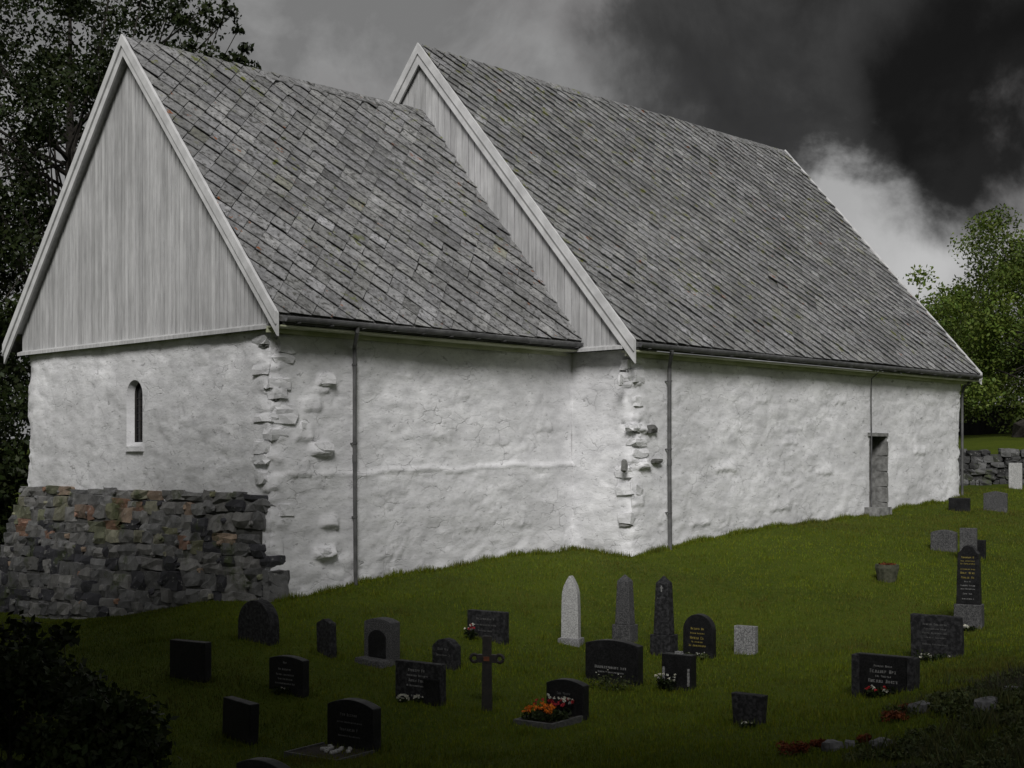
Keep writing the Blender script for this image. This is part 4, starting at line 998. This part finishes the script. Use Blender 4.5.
dpt = 12.5 + 32 * rng.random(N) ** 1.25; lat = dpt * rng.uniform(-.40, .40, N)
ok = ~foot(lat, dpt, .03); lat, dpt = lat[ok], dpt[ok]
# clumpy length
ln = .5 + .5 * np.sin(lat * 4.1 + np.sin(dpt * 2.3) * 2) * np.sin(dpt * 3.7 + np.sin(lat * 3.1) * 2)
h = rng.uniform(.018, .045, len(lat)) * (1 + .9 * ln); w = .007 + dpt * .00045
X = [lat]; Y = [dpt]; Hh = [h]; Ww = [w]
for (x, y, hw, rz, ht) in tufts:
    n = 150; s1 = rng.uniform(-1, 1, n) * (hw + .03); s2 = np.sign(rng.uniform(-1, 1, n)) * (ht + rng.uniform(0, .07, n))
    edge = rng.random(n) < .3; s1, s2 = np.where(edge, np.sign(s1) * (hw + rng.uniform(0, .06, n)), s1), np.where(edge, rng.uniform(-ht, ht, n), s2)
    X.append(x + s1 * math.cos(rz) - s2 * math.sin(rz)); Y.append(y + s1 * math.sin(rz) + s2 * math.cos(rz)); Hh.append(rng.uniform(.04, .12, n)); Ww.append(np.full(n, .012))
for _ in range(420):
    dt = 13 + 24 * rng.random() ** 1.2; lt = dt * rng.uniform(-.38, .38)
    if foot(np.array([lt]), np.array([dt]), .1)[0]: continue
    n = rng.integers(25, 70); rr = rng.uniform(.05, .22); X.append(lt + rng.normal(size=n) * rr); Y.append(dt + rng.normal(size=n) * rr); Hh.append(rng.uniform(.04, .10, n)); Ww.append(np.full(n, .016))
for (xa, ya, xb, yb) in ((0, 0, CL, 0), (CL, 0, CL, NY0), (CL, NY0, NX1, NY0), (NX1, NY0, NX1, NY0 + 1)):
    n = int(420 * math.hypot(xb - xa, yb - ya)); t = rng.random(n); o = rng.uniform(.0, .16, n)
    nrm = (0, -1) if ya == yb else (-1, 0)
    if xa == NX1: nrm = (1, 0)
    lx = xa + (xb - xa) * t + nrm[0] * o; ly = ya + (yb - ya) * t + nrm[1] * o
    q = A + lx[:, None] * U + ly[:, None] * V; X.append(q[:, 0]); Y.append(q[:, 1]); Hh.append(rng.uniform(.04, .10, n) * (1 + .9*np.sin(t*31)**2)); Ww.append(np.full(n, .016))
gr = blades(np.concatenate(X), np.concatenate(Y), np.concatenate(Hh), np.concatenate(Ww), M['grass'], 'lawn_grass')
tag(gr, 'short green grass of the sloping graveyard lawn', 'grass', kind='stuff')
# weeds on the bank
n = 26000; px = rng.uniform(700, 1060, n); x = []; y = []
dq = rng.uniform(11.6, 17.5, n); lq = (px - CX) / F * dq
keep = (lq > 3.1 + (dq - 12) * .5 + .5 * np.sin(dq * 3.1) + rng.normal(size=n) * .25) & (rng.random(n) < .8)
lq, dq = lq[keep], dq[keep]; cl = .5 + .5 * np.sin(lq * 5.3 + dq) * np.sin(dq * 4.4 - lq)
wd = blades(lq, dq, rng.uniform(.04, .13, len(lq)) * (.6 + 1.5 * cl), rng.uniform(.010, .030, len(lq)), M['weed'], 'weed_cover', 1., .8)
cl_n = 420; dq = rng.uniform(11.8, 17., cl_n); lq = (rng.uniform(740, 1060, cl_n) - CX) / F * dq; kp = lq > 2.9 + (dq - 12) * .5 + .5 * np.sin(dq * 3.1); lq, dq = lq[kp], dq[kp]
v, f, t = leaves(np.c_[lq, dq, gz(lq, dq) + .05], rng.uniform(.06, .16, len(lq)), 60, .05, 1., .6)
v0 = np.empty(len(wd.data.vertices) * 3, np.float32); wd.data.vertices.foreach_get('co', v0); v0 = v0.reshape(-1, 3)
t0 = np.empty(len(v0) * 4, np.float32); wd.data.attributes['tint'].data.foreach_get('color', t0); t0 = t0.reshape(-1, 4)[:, :3]
q = v.reshape(-1, 4, 3); tri = np.concatenate([q[:, [0, 1, 2]], q[:, [0, 2, 3]]]).reshape(-1, 3); tq = t.reshape(-1, 4, 3); tt = np.concatenate([tq[:, [0, 1, 2]], tq[:, [0, 2, 3]]]).reshape(-1, 3)
allv = np.r_[v0, tri]; bpy.data.objects.remove(wd); wd = raw_mesh('weed_cover', allv, np.arange(len(allv)).reshape(-1, 3), np.r_[t0, tt], M['weed'])
tag(wd, 'tangled dull green weeds covering the bank at lower right', 'weeds', kind='stuff')

# ------------------------------------------------------------------ light
EL, SX, SY = math.radians(38), -.06, -.998
w = bpy.data.worlds.new('World'); scene.world = w; w.use_nodes = True; nt = w.node_tree; nt.nodes.clear()
out = nt.nodes.new('ShaderNodeOutputWorld'); bg = nt.nodes.new('ShaderNodeBackground'); link(nt, bg.outputs[0], out.inputs[0])
sky = nt.nodes.new('ShaderNodeTexSky'); sky.sky_type = 'NISHITA'; sky.sun_disc = False; sky.sun_elevation = EL
sky.sun_rotation = math.atan2(SX, SY); sky.dust_density = 3.
hs = nt.nodes.new('ShaderNodeRGBToBW'); link(nt, sky.outputs[0], hs.inputs['Color'])
tc = nt.nodes.new('ShaderNodeTexCoord'); D = tc.outputs['Generated']
sp_ = nt.nodes.new('ShaderNodeSeparateXYZ'); link(nt, D, sp_.inputs[0])
wn = nd(nt, 'ShaderNodeTexNoise', Scale=4.5, Detail=7., Roughness=.55); link(nt, D, wn.inputs['Vector'])
wn2 = nd(nt, 'ShaderNodeTexNoise', Scale=9., Detail=8., Roughness=.6, Distortion=.3); link(nt, D, wn2.inputs['Vector'])
ws = nt.nodes.new('ShaderNodeSeparateXYZ'); link(nt, wn.outputs['Color'], ws.inputs[0])
ws2 = nt.nodes.new('ShaderNodeSeparateXYZ'); link(nt, wn2.outputs['Color'], ws2.inputs[0])
def warpc(axis, k1, k2): return mth(nt, 'ADD', sp_.outputs[axis], mth(nt, 'ADD', mth(nt, 'MULTIPLY', mth(nt, 'SUBTRACT', ws.outputs[axis], .5), k1), mth(nt, 'MULTIPLY', mth(nt, 'SUBTRACT', ws2.outputs[axis], .5), k2)))
wx, wz = warpc(0, .22, .16), warpc(2, .22, .16)
def blob(px, py, rx, ry, lo=.4, hi=1.2):
    X_, Z_ = (px - CX) / F, (HY - py) / F; nn = math.sqrt(1 + X_*X_ + Z_*Z_)
    dx = mth(nt, 'DIVIDE', mth(nt, 'SUBTRACT', wx, X_ / nn), rx / F); dz = mth(nt, 'DIVIDE', mth(nt, 'SUBTRACT', wz, Z_ / nn), ry / F)
    r = mth(nt, 'SQRT', mth(nt, 'ADD', mth(nt, 'MULTIPLY', dx, dx), mth(nt, 'MULTIPLY', dz, dz)))
    return ramp(nt, mth(nt, 'MULTIPLY', r, .5), [(lo / 2, 1.), (hi / 2, 0.)], 'EASE')
base = mixc(nt, ramp(nt, wn2.outputs[0], [(.42, 0.), (.58, 1.)]), (.17, .17, .17), (.25, .25, .25))
front = ramp(nt, sp_.outputs[1], [(.45, 0.), (.65, 1.)])
col = mixc(nt, ramp(nt, wn.outputs[0], [(.50, 0.), (.66, .30)]), base, (.09, .07, .071))
col = mixc(nt, mth(nt, 'MULTIPLY', blob(640, 110, 110, 60), .5), col, (.20, .20, .20))
col = mixc(nt, blob(870, 205, 165, 165, .4, 1.25), col, (.36, .36, .36))
col = mixc(nt, blob(915, 270, 120, 90, .2, 1.3), col, (.46, .46, .46))
col = mixc(nt, mth(nt, 'MULTIPLY', blob(880, 0, 265, 130, .66, 1.10), .95), col, mixc(nt, ramp(nt, wn2.outputs[0], [(.40, 0.), (.62, 1.)]), (.009, .009, .009), (.035, .035, .035)))
col = mixc(nt, mth(nt, 'MULTIPLY', blob(715, 85, 105, 85, .3, 1.2), .85), col, (.03, .03, .0305))
col = mixc(nt, mth(nt, 'MULTIPLY', blob(1010, 100, 130, 125, .4, 1.2), .97), col, (.005, .005, .005))
amb = mixc(nt, ramp(nt, wn.outputs[0], [(.4, 0.), (.6, 1.)]), (.17, .17, .173), (.25, .25, .253))
col = mixc(nt, front, amb, col)
sc_ = mixc(nt, 1., col, (10., 10., 10.), 'MULTIPLY')
fin = mixc(nt, .008, sc_, hs.outputs[0])
link(nt, fin, bg.inputs[0]); bg.inputs[1].default_value = .1
sl = bpy.data.lights.new('sun', 'SUN'); sl.energy = 2.6; sl.angle = math.radians(20); sl.color = (1., .98, .965)
so = bpy.data.objects.new('sun', sl); COL.objects.link(so)
sd = Vector((SX * math.cos(EL), SY * math.cos(EL), math.sin(EL))); so.rotation_euler = sd.to_track_quat('Z', 'Y').to_euler(); so.location = (0, -20, 30)
# ------------------------------------------------------------------ camera
cam = bpy.data.cameras.new('camera'); co = bpy.data.objects.new('camera', cam); COL.objects.link(co)
co.location = (0, 0, 0); co.rotation_euler = (math.pi / 2, 0, 0)
cam.sensor_width = 36; cam.lens = 36 * F / 1024; cam.shift_y = (HY - 384) / 1024; cam.clip_end = 6000; cam.clip_start = .05
scene.camera = co
scene.view_settings.view_transform = 'Standard'; scene.view_settings.look = 'None'; scene.view_settings.gamma = 1; scene.view_settings.exposure = .12
scene.cycles.max_bounces = 3; scene.cycles.diffuse_bounces = 2
